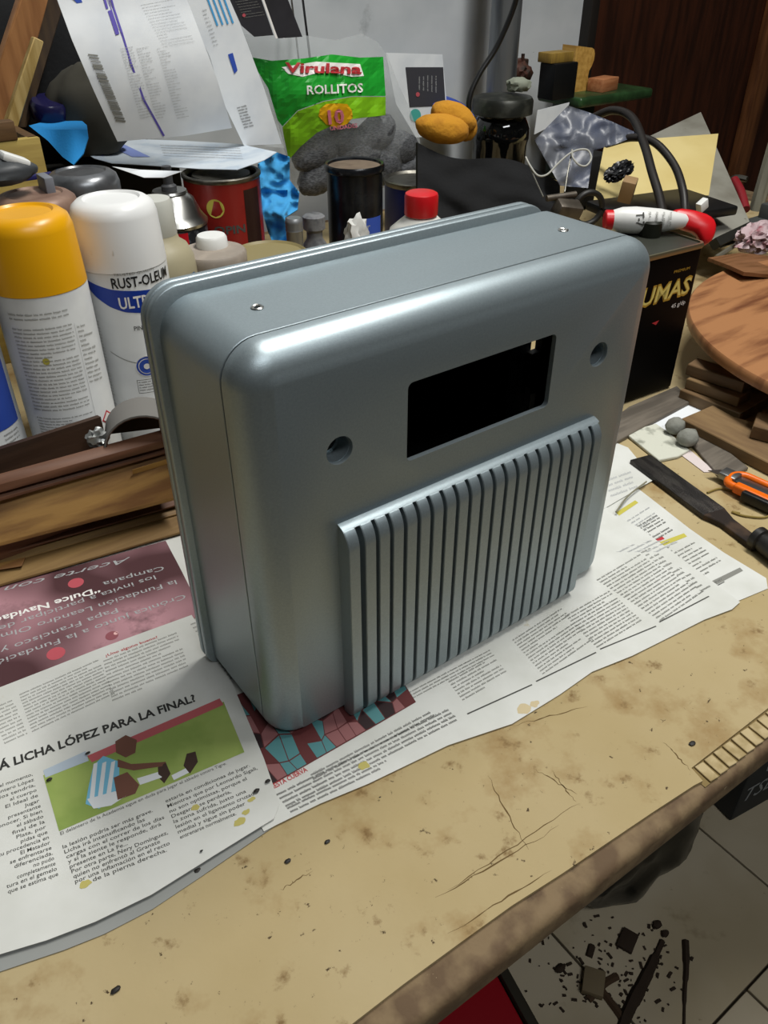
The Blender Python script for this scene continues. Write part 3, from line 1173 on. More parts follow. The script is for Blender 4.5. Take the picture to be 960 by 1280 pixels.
k.text('aliente', -.012, h7 - .088, .040, .028, .018, ink_w, .03)
k.build(ae)

# red paint tin
p8 = gd(276, 214, .86)
h8 = p8.z
rt = thing('paint_tin', 'dirty red paint tin with a yellow round mark and metal rim, under the lying sheet', 'paint tin', (p8.x, p8.y, 0), (0, 0, math.atan2(CAM_LOC.y - p8.y, CAM_LOC.x - p8.x) + PI / 2))
tinr = .0405
link('tin_body', lathe([(tinr, 0), (tinr + .0012, .001), (tinr, .004), (tinr, h8 - .004)], 48), mat('red_tin_label', '#84201a', .35, 0, '#3a1712', nscale=18, lo=.5, hi=.7), rt)
link('tin_rim', lathe([(tinr, h8 - .005), (tinr + .0015, h8 - .003), (tinr + .0015, h8 - .001), (tinr, h8), (tinr - .003, h8 - .0005), (tinr - .004, h8 - .004), (tinr - .009, h8 - .004), (tinr - .010, h8 - .002), (.0005, h8 - .002)], 48), dull, rt)
k = Ink(wrapm(tinr + .0002))
k._add(ink_y, [(-.010 + .0095 * math.cos(a * PI / 12), h8 - .028 + .0095 * math.sin(a * PI / 12)) for a in range(24)], [tuple(range(24))])
k.text('OPIN', -.014, h8 - .054, .034, 0, .008, ink, .03)
k.text('L', .020, h8 - .078, .006, 0, .009, ink_w, .03)
band(k, .022, .045, h8 - .1, h8 - .012, mat('dark_drip', '#2a1512', .4), 8)
k.build(rt)

# small beige lidded jar + white screw cap behind
p9 = gz(266, 314, .138)
j = thing('small_jar', 'short jar with a flat dusty beige lid, next to the housing rim', 'jar', (p9.x, p9.y, 0))
link('lid', lathe([(.028, .127), (.0285, .128), (.0285, .137), (.0270, .139), (.025, .1385), (.0005, .1385)], 40), mat('dusty_beige_lid', '#8f857a', .6, 0, '#9b9084', nscale=60), j)
link('jar_body', lathe([(.0255, 0), (.0265, .003), (.0265, .127)], 40), mat('dark_jar_body', '#4b3c26', .4), j)
p = gz(265, 298, .148) + Vector((.004, .010, 0))
j = thing('small_bottle', 'bottle with a low white screw cap between the beige lid and the red tin', 'bottle', (p.x, p.y, 0))
link('cap', lathe([(.0135, .135), (.0138, .136), (.0132, .146), (.0118, .148), (.0005, .148)], 28), whitepl, j)
link('bottle_body', lathe([(.0135, 0), (.0145, .002), (.0145, .120), (.012, .134), (.012, .137)], 28), mat('grey_bottle', '#6d6c66', .5), j)
# olive rimmed tin mostly hidden
p = gz(345, 318, .128)
j = thing('paint_tin', 'low tin with an olive-beige lid, right beside the blue rag', 'paint tin', (p.x, p.y + .012, 0))
link('tin_body', lathe([(.032, 0), (.033, .003), (.033, .120)], 36), mat('olive_tin', '#5a5334', .5), j)
link('lid', lathe([(.033, .120), (.0345, .121), (.0345, .126), (.032, .128), (.030, .126), (.0005, .126)], 36), mat('olive_lid', '#84784f', .5), j)
# small aluminium tube and grey cap lump
p = gd(367, 272, .86)
solo('metal_capsule', 'small ribbed aluminium capsule standing right of the blue rag', 'capsule',
     lathe([(.0085, 0), (.009, .002), (.009, p.z - .014), (.0096, p.z - .013), (.009, p.z - .011), (.0096, p.z - .009), (.009, p.z - .007), (.0096, p.z - .005), (.009, p.z - .002), (.0075, p.z), (.0005, p.z)], 28), mat('soft_aluminium', '#8b8d8f', .45, .6), loc=(p.x, p.y, 0))
p = gd(392, 268, .90)
solo('dusty_bottle', 'grey dusty little bottle between the aluminium capsule and the black tin', 'bottle',
     lathe([(.013, 0), (.015, .003), (.015, p.z - .035), (.009, p.z - .026), (.009, p.z - .018), (.0125, p.z - .015), (.0125, p.z - .002), (.010, p.z), (.0005, p.z)], 24), mat('dusty_grey_plastic', '#77787a', .6, 0, '#55565a', nscale=90), loc=(p.x, p.y, 0))

# black tin with brown lid
p = gd(443, 203, .93)
hb_ = p.z
bk = thing('paint_tin', 'tall glossy black paint tin with a brown dusty top in front of the bag', 'paint tin', (p.x, p.y, 0), (0, 0, math.atan2(CAM_LOC.y - p.y, CAM_LOC.x - p.x) + PI / 2))
link('tin_body', lathe([(.032, 0), (.0335, .002), (.0325, .005), (.0325, hb_ - .008)], 44), mat('glossy_black_tin', '#0c0d10', .25, 0, '#1d1f22', nscale=30), bk)
link('tin_rim', lathe([(.0325, hb_ - .009), (.0350, hb_ - .007), (.0350, hb_ - .002), (.0335, hb_), (.031, hb_ - .001), (.030, hb_ - .004)], 44, cap=False), MATS['glossy_black_tin'], bk)
link('lid', lathe([(.0305, hb_ - .006), (.0305, hb_ - .0035), (.0005, hb_ - .003)], 44), mat('brown_dust_lid', '#6e5f50', .8, 0, '#5d4f42', nscale=50), bk)
k = Ink(wrapm(.0328))
band(k, .004, .036, hb_ - .085, hb_ - .055, ink_b, 10)
k.m = wrapm(.0330)
k.text('2r', .008, hb_ - .068, .010, 0, .008, ink_lg)
k.build(bk)
# blue tin behind the red-capped bottle
p = gd(520, 222, 1.06)
bl = thing('paint_tin', 'blue paint tin with a shiny rim behind the red capped bottle', 'paint tin', (p.x, p.y, 0))
link('tin_body', lathe([(.040, 0), (.041, .003), (.041, p.z - .006)], 40), mat('navy_tin', '#17225e', .35), bl)
link('tin_rim', lathe([(.041, p.z - .007), (.0425, p.z - .004), (.0425, p.z - .001), (.041, p.z), (.038, p.z - .003), (.0005, p.z - .003)], 40), dull, bl)
# red cap bottle
p = gd(527, 240, .74)
hr = p.z
rb_ = thing('glue_bottle', 'white plastic bottle with a bright red ribbed screw cap', 'bottle', (p.x, p.y, 0))
link('bottle_body', lathe([(.028, 0), (.031, .003), (.031, hr - .040), (.029, hr - .033), (.0165, hr - .0225), (.0135, hr - .021), (.0135, hr - .017)], 40), mat('milky_plastic', '#c9c9c2', .4), rb_)
cap = lathe([(.0152, hr - .020), (.0156, hr - .019), (.0156, hr - .003), (.0148, hr - .001), (.0130, hr), (.0005, hr)], 60)
for i, v in enumerate(cap.verts):
    if v.co.z < hr - .002 and (i % 2):
        v.co.x *= .985
        v.co.y *= .985
link('cap', cap, redpl, rb_)
# white crumpled tissue
p = gd(446, 288, .80)
solo('crumpled_tissue', 'small crumpled piece of white plastic left of the red capped bottle', 'tissue', blob(.014, .010, .024, .5, 2.2, 3, 5, ridg=True), mat('tissue_white', '#c4c4c0', .7), loc=(p.x, p.y, p.z - .028))

solo('dark_bottle', 'dark squat bottle mostly hidden under the crumpled white plastic', 'bottle', lathe([(.016, 0), (.018, .003), (.018, p.z - .045), (.010, p.z - .034), (.010, p.z - .0285), (.0005, p.z - .0285)], 24), blackpl, loc=(p.x, p.y, 0))

# ------------------------------------------------------------------ blue rag between the tins
def crumple(pxpoly, dep0, m, name, label, cat, amp=.012, fr=40, cell=4, thick=.0015, sd=0):
    bm = sheet(pxpoly, lambda u, v: tuple(gd(u, v, dep0 + amp * (noise.noise(Vector((u / fr + sd, v / fr, sd))) + .8 * abs(noise.noise(Vector((u / fr * 2.3, v / fr * 2.3 + sd, 3))))))), cell, tuple(FW * thick))
    return solo(name, label, cat, bm, m, smooth=80)


ragb = mat('blue_rag_cloth', '#3f9ad2', .85, 0, '#2f86bf', nscale=30, bump=.3, bscale=400, spots=[(55, '#3a4650', .60, .70)])
crumple([(322, 205), (345, 190), (362, 196), (362, 225), (374, 240), (372, 262), (356, 272), (362, 308), (345, 312), (335, 290), (325, 255)], .92, ragb, 'blue_rag',
        'crumpled stained blue rag hanging between the red tin and the aluminium capsule', 'rag', .030, 34, 2.5, .002, 2)

# ------------------------------------------------------------------ left background : crate, boards, blue cloth
plyw = wood('pale_plywood', '#a58f4c', '#917b3e', axis=0, scale=14)
brw = wood('brown_plank', '#5f4528', '#47321c', axis=0, scale=14)
YB = .585
zt = gy(45, 172, YB).z
xr = gy(56, 200, YB).x
cr_ = thing('wooden_crate', 'yellowish plywood crate with a brown top rail at the left edge', 'crate', (xr - .15, YB + .07, 0))
link('front_panel', box(.30, .010, zt, (0, -.065, 0), .001), plyw, cr_)
link('side_panel', box(.010, .13, zt, (.145, 0, 0), .001), brw, cr_)
link('side_panel', box(.010, .13, zt, (-.145, 0, 0), .001), brw, cr_)
link('back_panel', box(.30, .010, zt, (0, .065, 0), .001), plyw, cr_)
link('bottom_panel', box(.28, .12, .008, (0, 0, 0)), plyw, cr_)
link('top_rail', box(.285, .014, .016, (-.012, -.064, zt), .001), brw, cr_)


def slab(name, label, cat, px, Y, th, m, bevel=.0, off=0):
    pts = [gy(u, v, Y) for u, v in px]
    return solo(name, label, cat, extrude_poly(pts, (0, th, 0), bevel), m)


slab('wooden_board', 'wide orange-brown board leaning at the top left corner', 'board', [(36, -30), (68, -30), (50, 40), (14, 168), (-30, 168)], .68, .018,
     wood('orange_brown_wood', '#9a6a3c', '#7d5028', axis=2, scale=9, rot=None) if False else wood('orange_brown_wood', '#9a6a3c', '#7d5028', axis=2, scale=9), .001)
slab('leaning_lath', 'narrow pale wooden slat lying on the leaning orange-brown board', 'slat', [(43, 46), (55, 52), (22, 163), (4, 163)], .655, .010,
     wood('pale_slat_wood', '#b39a62', '#94793f', axis=2, scale=16), .0008)
slab('wooden_board', 'dark brown narrow board right behind the leaning orange-brown board', 'board', [(60, -30), (84, -30), (76, 20), (34, 160), (18, 160)], .705, .02,
     wood('dark_board_wood', '#4a3822', '#34261a', axis=2, scale=9), .001)
solo('black_backpack', 'black bag standing in the dark behind the leaning boards', 'bag', blob(.12, .045, .10, .12, 1.2, 4, 9), blackcl, loc=(gy(88, 150, .79).x, .79, .147))
solo('grey_cloth_bag', 'dark olive-grey cloth bundle behind the blue cleaning cloth', 'cloth', blob(.045, .03, .05, .12, 1.2, 4, 3), mat('olive_cloth', '#3a3830', .95), loc=(gy(100, 150, .74).x, .70, gy(100, 180, .70).z - .01))
pb = gy(62, 135, .70)
solo('purple_bottle_cap', 'dark purple shiny round lid behind the plywood crate', 'lid', lathe([(.018, 0), (.0195, .002), (.0195, .016), (.017, .019), (.0005, .019)], 32), mat('dark_purple_plastic', '#1c1a3e', .25), loc=(pb.x, pb.y, pb.z - .01), rot=(R_(15), 0, 0))
solo('storage_box', 'dark box standing in the shade behind the plywood crate', 'box', box(.40, .10, .144, (0, 0, 0), .004), mat('dark_box_card', '#22211d', .8), loc=(.10, .775, 0))
# blue cloth draped over the crate corner
blue2 = mat('bright_blue_cloth', '#2590d8', .85, bump=.3, bscale=500)


def drape(u, v):
    # over the rail: upper part lies back, lower part hangs
    d = .800 + (.07 * max(0, (162 - v) / 16.0)) + .004 * math.sin(u * .12)
    return tuple(gd(u, v, d))


cl = sheet([(36, 157), (55, 152), (80, 146), (98, 147), (108, 156), (110, 172), (104, 192), (92, 206), (78, 196), (60, 176)], drape, 4, tuple(FW * .0015))
solo('blue_cloth', 'bright blue cleaning cloth draped over the corner of the plywood crate', 'cloth', cl, blue2)
# dark grey tool with white piece at the left edge
p = gd(12, 214, .60)
tl = thing('sanding_tool', 'dark grey hand tool with a white plastic end, above the yellow can', 'tool', p)
link('body', xf(blob(.026, .018, .009, .15, 1.2, 3, 4, False), (-.006, 0, 0)), mat('dark_grey_rubber', '#35383b', .5), tl)
link('white_end', xf(box(.020, .016, .006, (0, 0, 0), .002), (.004, 0, .005), (0, R_(25), 0)), whitepl, tl)
link('grey_end', xf(box(.007, .02, .016, (0, 0, 0), .001), (.024, 0, -.022)), mat('mid_grey_plastic', '#73767d', .5), tl)
solo('blue_strip', 'thin dark blue strip lying in front of the plywood crate', 'strip', box(.03, .006, .004, (0, 0, 0), .0006), mat('navy_strip', '#20205a', .5), loc=tuple(gd(44, 224, .70)))


# ------------------------------------------------------------------ leaflets and bills leaning at the back
def leaning(name, label, px, Y, m=paper_w, bulge=.0, cell=24):
    def mp(u, v, off=0.0):
        yy = Y - bulge * math.sin(min(max(v / 175.0, 0), 1) * PI) - off
        return tuple(gy(u, v, yy))
    bm = sheet(px, mp, cell, (0, .0006, 0))
    xs = [x_.co.copy() for x_ in bm.verts]
    c = Vector((sum(v.x for v in xs) / len(xs), sum(v.y for v in xs) / len(xs), min(v.z for v in xs)))
    t = thing(name, label, 'paper', c)
    xf(bm, -c)
    link('page', bm, m, t)
    k = Ink(lambda u, v: tuple(Vector(mp(u, v, .0006)) - c))
    return t, k


t, k = leaning('paper_bill', 'large white printed bill with a purple line and barcode, standing upright at top left', [(62, -26), (222, -26), (238, 10), (270, 95), (290, 160), (230, 170), (147, 177), (118, 115), (90, 50)], .60, bulge=.012)
k.poly([(124, -6), (130, -6), (146, 42), (149, 62), (146, 42)], ink_p) if False else None
pl = [(134, -20), (142, 10), (152, 40), (164, 80), (180, 125), (205, 170)]
for a, b in zip(pl, pl[1:]):
    k.line(a[0], a[1], b[0] - a[0], b[1] - a[1], 2.6, ink_p)
for a, b in zip([(x_ - 4, y_ - 2) for x_, y_ in pl[:3]], [(x_ - 4, y_ - 2) for x_, y_ in pl[1:3]]):
    k.line(a[0], a[1], b[0] - a[0], b[1] - a[1], 1.0, ink_p)
k.line(137, 13, 10, 30, 5, ink_p)
k.line(130, -4, 4, 15, 3, ink_p)
k.poly([(84, -10), (98, -10), (103, 3), (96, 4)], ink_b)
ins = random.Random(5)
i = 0.0
while i < 1:
    th = ins.choice((.6, .9, 1.6, 2.4))
    a = (110 + 36 * i, 68 + 86 * i)
    k.line(a[0], a[1], 12.5, 1.5, th, ink_g)
    i += (th + ins.choice((.6, 1.0, 2.0))) / 92
for x0, x1 in ((170, 205), (196, 232), (150, 160)):
    k.column((x0, 60), (x0 + 16, 57), (x0 + 26, 150), 26, ink_lg, h=.4, short=.5)
k.column((175, 5), (215, -2), (205, 60), 16, ink_lg, h=.25, short=.4)
k.build(t)
t, k = leaning('paper_bill', 'second white bill with blue stripes, right behind the purple lined one', [(215, -26), (276, -26), (300, 30), (330, 110), (352, 180), (305, 182), (280, 130), (262, 70)], .625)
for i in range(4):
    k.line(258 + i * 6.5, -6 - i, 14, 38, 2.2, mat('stripe_blue', '#4aa0d6', .6))
k.poly([(285, 68), (291, 66), (297, 88), (293, 92)], ink_b)
k.column((296, 134), (308, 131), (306, 162), 8, ink, h=.6, short=0)
k.column((252, 12), (258, 10), (268, 60), 10, ink_lg, h=.4)
k.build(t)
dk = mat('dark_printed_page', '#2b2b30', .5, 0, '#1b1b1f', nscale=14)
t, k = leaning('magazine_page', 'dark magazine page with tiny grey text at the top edge', [(276, -26), (318, -26), (332, 15), (342, 44), (318, 46), (302, 32)], .66, dk)
k.column((292, -2), (318, -6), (306, 24), 8, ink_g, h=.3)
k._add(pm1, [(305 + 2.2 * math.cos(a), 19 + 2.2 * math.sin(a)) for a in [i * PI / 5 for i in range(10)]], [tuple(range(10))])
k.build(t)
t, k = leaning('magazine_page', 'second dark glossy page with pale border, right of the first one', [(318, -26), (350, -26), (378, 46), (348, 48)], .675, dk)
k.line(320, -26, 26, 74, 2.4, ink_w)
k.build(t)
t, k = leaning('leaflet', 'small white leaflet with a dark block and teal dot, right of the green bag', [(482, 66), (553, 68), (562, 168), (520, 172), (495, 130)], .80)
k.fill([(507, 84), (554, 84), (557, 132), (512, 134)], mat('leaflet_charcoal', '#3a3a40', .6), 30)
s0 = up1(k, 0)
k.m = lambda u, v: (lambda p: (p[0], p[1] - .0005, p[2]))(s0(u, v))
k.column((522, 112), (522, 90), (548, 116), 5, ink_lg, h=.35)
k._add(mat('leaflet_teal', '#49a79c', .6), [(519 + 7 * math.cos(a), 144 + 8 * math.sin(a)) for a in [i * PI / 8 for i in range(16)]], [tuple(range(16))])
k._add(pm1, [(522 + 2.5 * math.cos(a), 118 + 3 * math.sin(a)) for a in [i * PI / 5 for i in range(10)]], [tuple(range(10))])
k.build(t)
# black rods behind the bag
for i, (a, b, lb) in enumerate((((376, -20), (386, 60), 'thin black rod against the wall above the bag'), ((362, -20), (370, 45), 'grey thin rod just left of the black rod above the bag'))):
    solo('thin_rod', lb, 'rod', tube([gy(a[0], a[1], .82), gy(b[0], b[1], .80), gy(b[0] + 10, b[1] + 90, .78)], .0016 if i == 0 else .0012, 8, False), blackpl if i == 0 else dull)


# sheet lying over the tins
def lay(u, v, off=0.0):
    z = .170 - .012 * math.sin((u - 75) / 270 * PI) + off
    return tuple(gz(u, v, z))


t = thing('paper_sheet', 'white sheet with faint blue print lying flat across the tops of the tins', 'paper', gz(210, 190, .16))
c = Vector(t.location)
bm = sheet([(74, 170), (150, 173), (230, 176), (300, 180), (346, 190), (330, 200), (296, 212), (250, 211), (180, 206), (140, 204), (118, 198)], lay, 20, (0, 0, -.0006))
xf(bm, -c)
link('page', bm, mat('pale_blue_sheet', '#c9d2da', .6, 0, '#b5c2cf', nscale=30), t)
k = Ink(lambda u, v: tuple(Vector(lay(u, v, .0005)) - c))
pbm = mat('pale_violet_print', '#7f8fc8', .7)
k.fill([(132, 180), (150, 178), (188, 196), (165, 196)], pbm, 12)
k.fill([(98, 182), (115, 180), (140, 190), (128, 195)], pbm, 12)
k.column((200, 180), (300, 184), (205, 196), 5, ink_lg, h=.4)
k.build(t)
# second folded sheet corner under it
crumple([(140, 208), (175, 212), (228, 214), (205, 222), (180, 222)], .72, paper_w, 'paper_sheet', 'folded corner of white paper just below the flat lying sheet', 'paper', .004, 40, 20, .0006, 5)


# ------------------------------------------------------------------ clear bag of steel wool
BY = .715


def bagm(u, v, off=0.0):
    s = (u - 300 - (v - 45) * .33) / 178
    tt = (v - 42) / 180
    s = min(max(s, 0), 1)
    tt = min(max(tt, 0), 1)
    b = .035 * (math.sin(PI * s) ** .6) * (math.sin(PI * (.12 + .80 * tt)) ** .8)
    wr = .0035 * noise.noise(Vector((u * .07, v * .03, 1))) + .0022 * abs(noise.noise(Vector((u * .16 + v * .08, v * .05, 7))))
    return tuple(gy(u, v, BY - b + wr - off))


bagp = [(292, 52), (302, 42), (340, 46), (380, 44), (420, 50), (452, 42), (472, 52), (484, 68), (498, 105), (512, 135), (524, 170), (529, 205), (520, 228), (470, 236), (400, 238), (366, 232), (360, 200), (345, 160), (325, 115), (305, 80)]
bag = thing('steel_wool_bag', 'clear plastic bag of steel wool rolls with a green and lime header print', 'bag', Vector((gy(420, 230, BY).x, BY, gy(420, 230, BY).z)))
c = Vector(bag.location)
clear = mat('clear_plastic_film', '#e6ebec', .10, alpha=.13, bump=1.0, bscale=90)
clear.node_tree.nodes['Principled BSDF'].inputs['Specular IOR Level'].default_value = 1.0
bm = sheet(bagp, bagm, 5)
xf(bm, -c)
link('film', bm, clear, bag, smooth=60)
k = Ink(lambda u, v: tuple(Vector(bagm(u, v, .0008)) - c))
k.fill([(311, 71), (340, 76), (380, 73), (415, 68), (450, 72), (479, 71), (482, 120), (440, 120), (405, 126), (372, 138), (353, 158), (347, 150), (335, 110)], mat('bag_green', '#1f9a2e', .4), 5)
k.fill([(482, 121), (440, 121), (405, 127), (372, 139), (353, 159), (355, 172), (361, 200), (375, 184), (396, 166), (430, 150), (482, 144)], mat('bag_lime', '#7dbb1c', .4), 5)
k.m = lambda u, v: tuple(Vector(bagm(u, v, .0013)) - c)
k.fill([(352, 84), (395, 77), (450, 80), (455, 95), (440, 96), (405, 89), (378, 96), (360, 92)], ink_w, 5)
k.fill([(398, 145), (400, 136), (408, 130), (420, 129), (434, 130), (440, 138), (441, 147), (434, 155), (422, 160), (408, 156)], mat('bag_gold', '#d8a414', .4), 5)
k.m = lambda u, v: tuple(Vector(bagm(u, v, .0030)) - c)
# image v grows downward, so letters take a negative cap height
k.text('Virulana', 356, 90, 96, 2, -12, ink_r, .03)
k.text('ROLLITOS', 384, 118, 70, -3, -11, ink_w, .02)
k.text('10', 411, 155, 20, -2, -17, mat('bag_pink', '#d7788c', .5), .03)
k.text('UNIDADES', 413, 163, 34, -4, -5, mat('bag_pink', '#d7788c', .5), .02)
k.text('2', 390, 207, 7, 0, -10, ink_b, .04)
k.build(bag)
sw = mat('steel_wool', '#6d6f72', .5, .4, '#3a3b3e', nscale=260, lo=.35, hi=.65, bump=1.0, bscale=900, stretch=(1, 1, 3))
srr = random.Random(8)
wools = [(395, 190, .014), (432, 176, .014), (468, 168, .014), (498, 185, .014), (400, 218, .004), (440, 212, .006), (478, 208, .006), (508, 212, .006), (452, 196, -.002)]
for i, (u, v, o_) in enumerate(wools):
    p = gy(u, v, BY - .004 + .006 * (i % 2)) - c
    link('steel_wool_roll', xf(blob(.036, .018, .023, .07, 3.0, 4, i, False), p, (0, R_(srr.uniform(-30, 30)), 0)), sw, bag)
bm = sheet(bagp, lambda u, v: tuple(gy(u, v, BY + .016)), 30)
xf(bm, -c)
link('film', bm, mat('clear_back_film', '#aab0b2', .3, alpha=.35), bag)
# transparent bag edge on the left with printed strip
t = thing('plastic_sleeve', 'crinkled clear plastic sleeve with a red mark, left of the green bag', 'bag', gy(320, 150, .69))
c2 = Vector(t.location)
bm = sheet([(294, 60), (312, 75), (330, 110), (346, 150), (356, 185), (318, 182), (300, 130)], lambda u, v: tuple(gy(u, v, .685 + .006 * noise.noise(Vector((u * .05, v * .05, 2))))), 6)
xf(bm, -c2)
link('film', bm, mat('milky_film', '#c3c8c8', .2, alpha=.38, bump=.8, bscale=80), t)
k = Ink(lambda u, v: tuple(gy(u, v, .684) - c2))
k.poly([(320, 104), (324, 102), (327, 122), (323, 126)], ink_r)
k.build(t)

# ------------------------------------------------------------------ black glass jar, column, glove, black cloth
pj = Vector((.738, .629, 0))
jar = thing('glass_jar', 'big shiny black glass jar with a dark screw lid, in front of the steel column', 'jar', pj)
gb = mat('black_glass', '#070808', .06, coat=.6)
link('jar_body', lathe([(.030, 0), (.036, .004), (.0375, .02), (.0375, .120), (.0395, .128), (.0395, .142), (.036, .150), (.032, .156), (.034, .160)], 48), gb, jar)
link('lid', lathe([(.034, .158), (.0415, .160), (.0415, .176), (.039, .180), (.012, .184), (.0005, .184)], 48), mat('dusty_black_lid', '#242622', .4, .3, '#3b3c36', nscale=60), jar)
pc = Vector((.855, .757, 0))
col_ = thing('drill_press_stand', 'round steel column of a drill press rising out of the frame behind the jar', 'drill press', pc)
link('column', lathe([(.0225, .004), (.0225, .75)], 40), mat('brushed_steel', '#7f8386', .35, .7, '#55585c', nscale=40, stretch=(1, 1, .1)), col_)
link('base_plate', box(.12, .14, .018, (0, 0, 0), .004), mat('dark_green_paint', '#1c2a1c', .4), col_)
link('collar', lathe([(.032, .016), (.034, .02), (.034, .05), (.030, .055), (.0228, .056)], 40), MATS['dark_green_paint'], col_)
# black cable in front of the column
solo('power_cable', 'black cable hanging in front of the steel column', 'cable', tube([gd(650, -20, .98), gd(640, 15, 1.0), gd(620, 60, 1.02), gd(598, 95, 1.03), gd(586, 128, 1.04), gd(590, 170, 1.06)], .0035), blackpl)
# blue thing behind
solo('blue_container', 'blue lid edge showing behind the yellow glove', 'lid', lathe([(.036, 0), (.038, .003), (.038, .010), (.035, .012), (.0005, .012)], 32), mat('royal_blue_plastic', '#1f3f9e', .4), loc=tuple(gy(562, 142, .80)), rot=(R_(20), R_(10), 0))
# yellow glove (two finger lobes)
yg = mat('ochre_suede', '#b9811f', .95, 0, '#a8721a', nscale=60, bump=.8, bscale=300)
gl = thing('work_glove', 'ochre yellow suede glove fingers resting on the black cloth', 'glove', gd(558, 172, 1.0))
c = Vector(gl.location)
link('finger', xf(blob(.034, .022, .017, .07, 1.5, 4, 1, False), gd(553, 161, 1.0) - c, (0, R_(8), R_(-35))), yg, gl)
link('finger', xf(blob(.030, .020, .0165, .07, 1.5, 4, 2, False), gd(567, 146, 1.01) - c, (0, R_(20), R_(-35))), yg, gl)
link('thumb', xf(blob(.014, .012, .016, .10, 1.5, 3, 3, False), gd(584, 160, 1.03) - c), yg, gl)
# black cloth mass
bc = bmesh.new()
gn = 26
pp = [[None] * (gn + 1) for _ in range(gn + 1)]


def clothpt(s, t_):
    u = 522 + (700 - 522) * s
    vt = 178 + 45 * s + 8 * math.sin(s * 7)
    v = vt + (300 - vt) * t_
    d = .99 - .02 * t_ + .06 * s + .014 * noise.noise(Vector((s * 5, t_ * 4, 3)))
    return gd(u, v, d)


for i in range(gn + 1):
    for j_ in range(gn + 1):
        pp[i][j_] = bc.verts.new(clothpt(i / gn, j_ / gn))
for i in range(gn):
    for j_ in range(gn):
        bc.faces.new((pp[i][j_], pp[i][j_ + 1], pp[i + 1][j_ + 1], pp[i + 1][j_]))
r_g = bmesh.ops.extrude_face_region(bc, geom=bc.faces[:])
for g in r_g['geom']:
    if isinstance(g, bmesh.types.BMVert):
        g.co += Vector((.010, .016, -.004))
bmesh.ops.recalc_face_normals(bc, faces=bc.faces)
solo('black_cloth', 'black cloth heaped below the yellow glove and behind the housing', 'cloth', bc, blackcl)

# ------------------------------------------------------------------ green plate with blocks (on a stand at the back)
gpz = gy(735, 112, .80).z
gc = gy(722, 108, .80)
ga = thing('green_machine_base', 'dark green painted metal plate on a pillar holding the wooden blocks', 'machine base', (gc.x + .02, .775, 0))
grn = mat('bottle_green_paint', '#22371f', .3, 0, '#2d4a2a', nscale=30)
link('plate', box(.185, .10, .016, (0, 0, gpz - .012), .005, 3), grn, ga)
link('pillar', box(.06, .05, gpz - .014, (-.03, .02, 0), .006), MATS['dark_green_paint'], ga)
zt = gpz + .004
b0 = gy(672, 110, .765)
solo('metal_block', 'black rectangular metal block on the green plate, in front of the moulding', 'block', box(.052, .034, .052, (0, 0, 0), .002), mat('black_iron', '#131415', .45, .4), loc=(gy(697, 100, .75).x, .75, zt))
# moulding profile block (cornice end) : S curve extruded
mx = gy(718, 100, .79)
prof = [(0, 0), (.045, 0), (.045, .006), (.0405, .010), (.038, .016), (.039, .022), (.044, .027), (.0475, .033), (.048, .040), (.045, .045), (.040, .047), (0, .051)]
mo = bmesh.new()
f = mo.faces.new([mo.verts.new((x_, 0, z_ * 1.35)) for x_, z_ in prof])
r_g = bmesh.ops.extrude_face_region(mo, geom=[f])
bmesh.ops.translate(mo, vec=(0, .03, 0), verts=[g for g in r_g['geom'] if isinstance(g, bmesh.types.BMVert)])
bmesh.ops.recalc_face_normals(mo, faces=mo.faces)
solo('moulding_block', 'pale yellow wooden moulding offcut with a curved profile, highest on the green plate', 'wooden block', mo, wood('pale_pine', '#c2994f', '#a9803a', axis=1, scale=14), loc=(mx.x - .022, .775, zt), rot=(0, 0, 0))
solo('moulding_block', 'square yellow wooden offcut lying on top of the black metal block', 'wooden block', box(.050, .03, .014, (0, 0, 0), .001), wood('pale_pine_end', '#8f7430', '#7c622a', axis=2, scale=20), loc=(gy(697, 50, .755).x, .755, zt + .052))
ox = gy(752, 96, .765)
solo('wooden_block', 'reddish rough wooden block on the right end of the green plate', 'wooden block', box(.050, .030, .020, (0, 0, 0), .001), wood('reddish_wood', '#a9714a', '#935a36', axis=0, scale=16), loc=(ox.x, .760, zt), rot=(0, 0, R_(10)))
solo('rusty_part', 'small dark rusty machine part with a pin, between the column and the black block', 'machine part',
     merge(blob(.020, .014, .016, .3, 3, 3, 2), box(.004, .004, .03, (.0, 0, .01)), box(.03, .02, .012, (0, .01, .02), .002)), mat('rusty_iron', '#4a2c22', .7, .3, '#2a2019', nscale=90), loc=(gy(652, 90, .80).x, .80, gy(652, 102, .80).z))
solo('stone_chip', 'pale grey-green stone lump behind the jar lid', 'stone', blob(.018, .014, .010, .3, 2, 3, 7), mat('pale_green_stone', '#7b8072', .8), loc=tuple(gd(648, 114, 1.10)))
# white card
slab('white_card', 'small white card standing under the green plate', 'card', [(672, 138), (712, 128), (705, 150), (668, 168)], .735, .001, paper_w)

# ------------------------------------------------------------------ translucent grey plastic sheet
gp_ = mat('smoky_plastic_film', '#6d7078', .32, 0, '#46506a', nscale=14, lo=.4, hi=.65, alpha=.66, bump=.2, bscale=30)
crumple([(668, 175), (710, 132), (735, 140), (765, 152), (800, 168), (770, 180), (742, 188), (735, 235), (700, 232), (682, 200)], 1.02, gp_, 'plastic_film',
        'creased smoky grey plastic film standing under the green plate', 'plastic sheet', .008, 26, 4, .0006, 4)
# dark cube
solo('black_box', 'matt black box behind the curly wire, left of the yellow envelope', 'box', box(.050, .045, .075, (0, 0, 0), .003), mat('matt_black_card', '#0f1010', .8), loc=tuple(Vector((gy(738, 250, .63).x, .645, gy(738, 255, .63).z))))
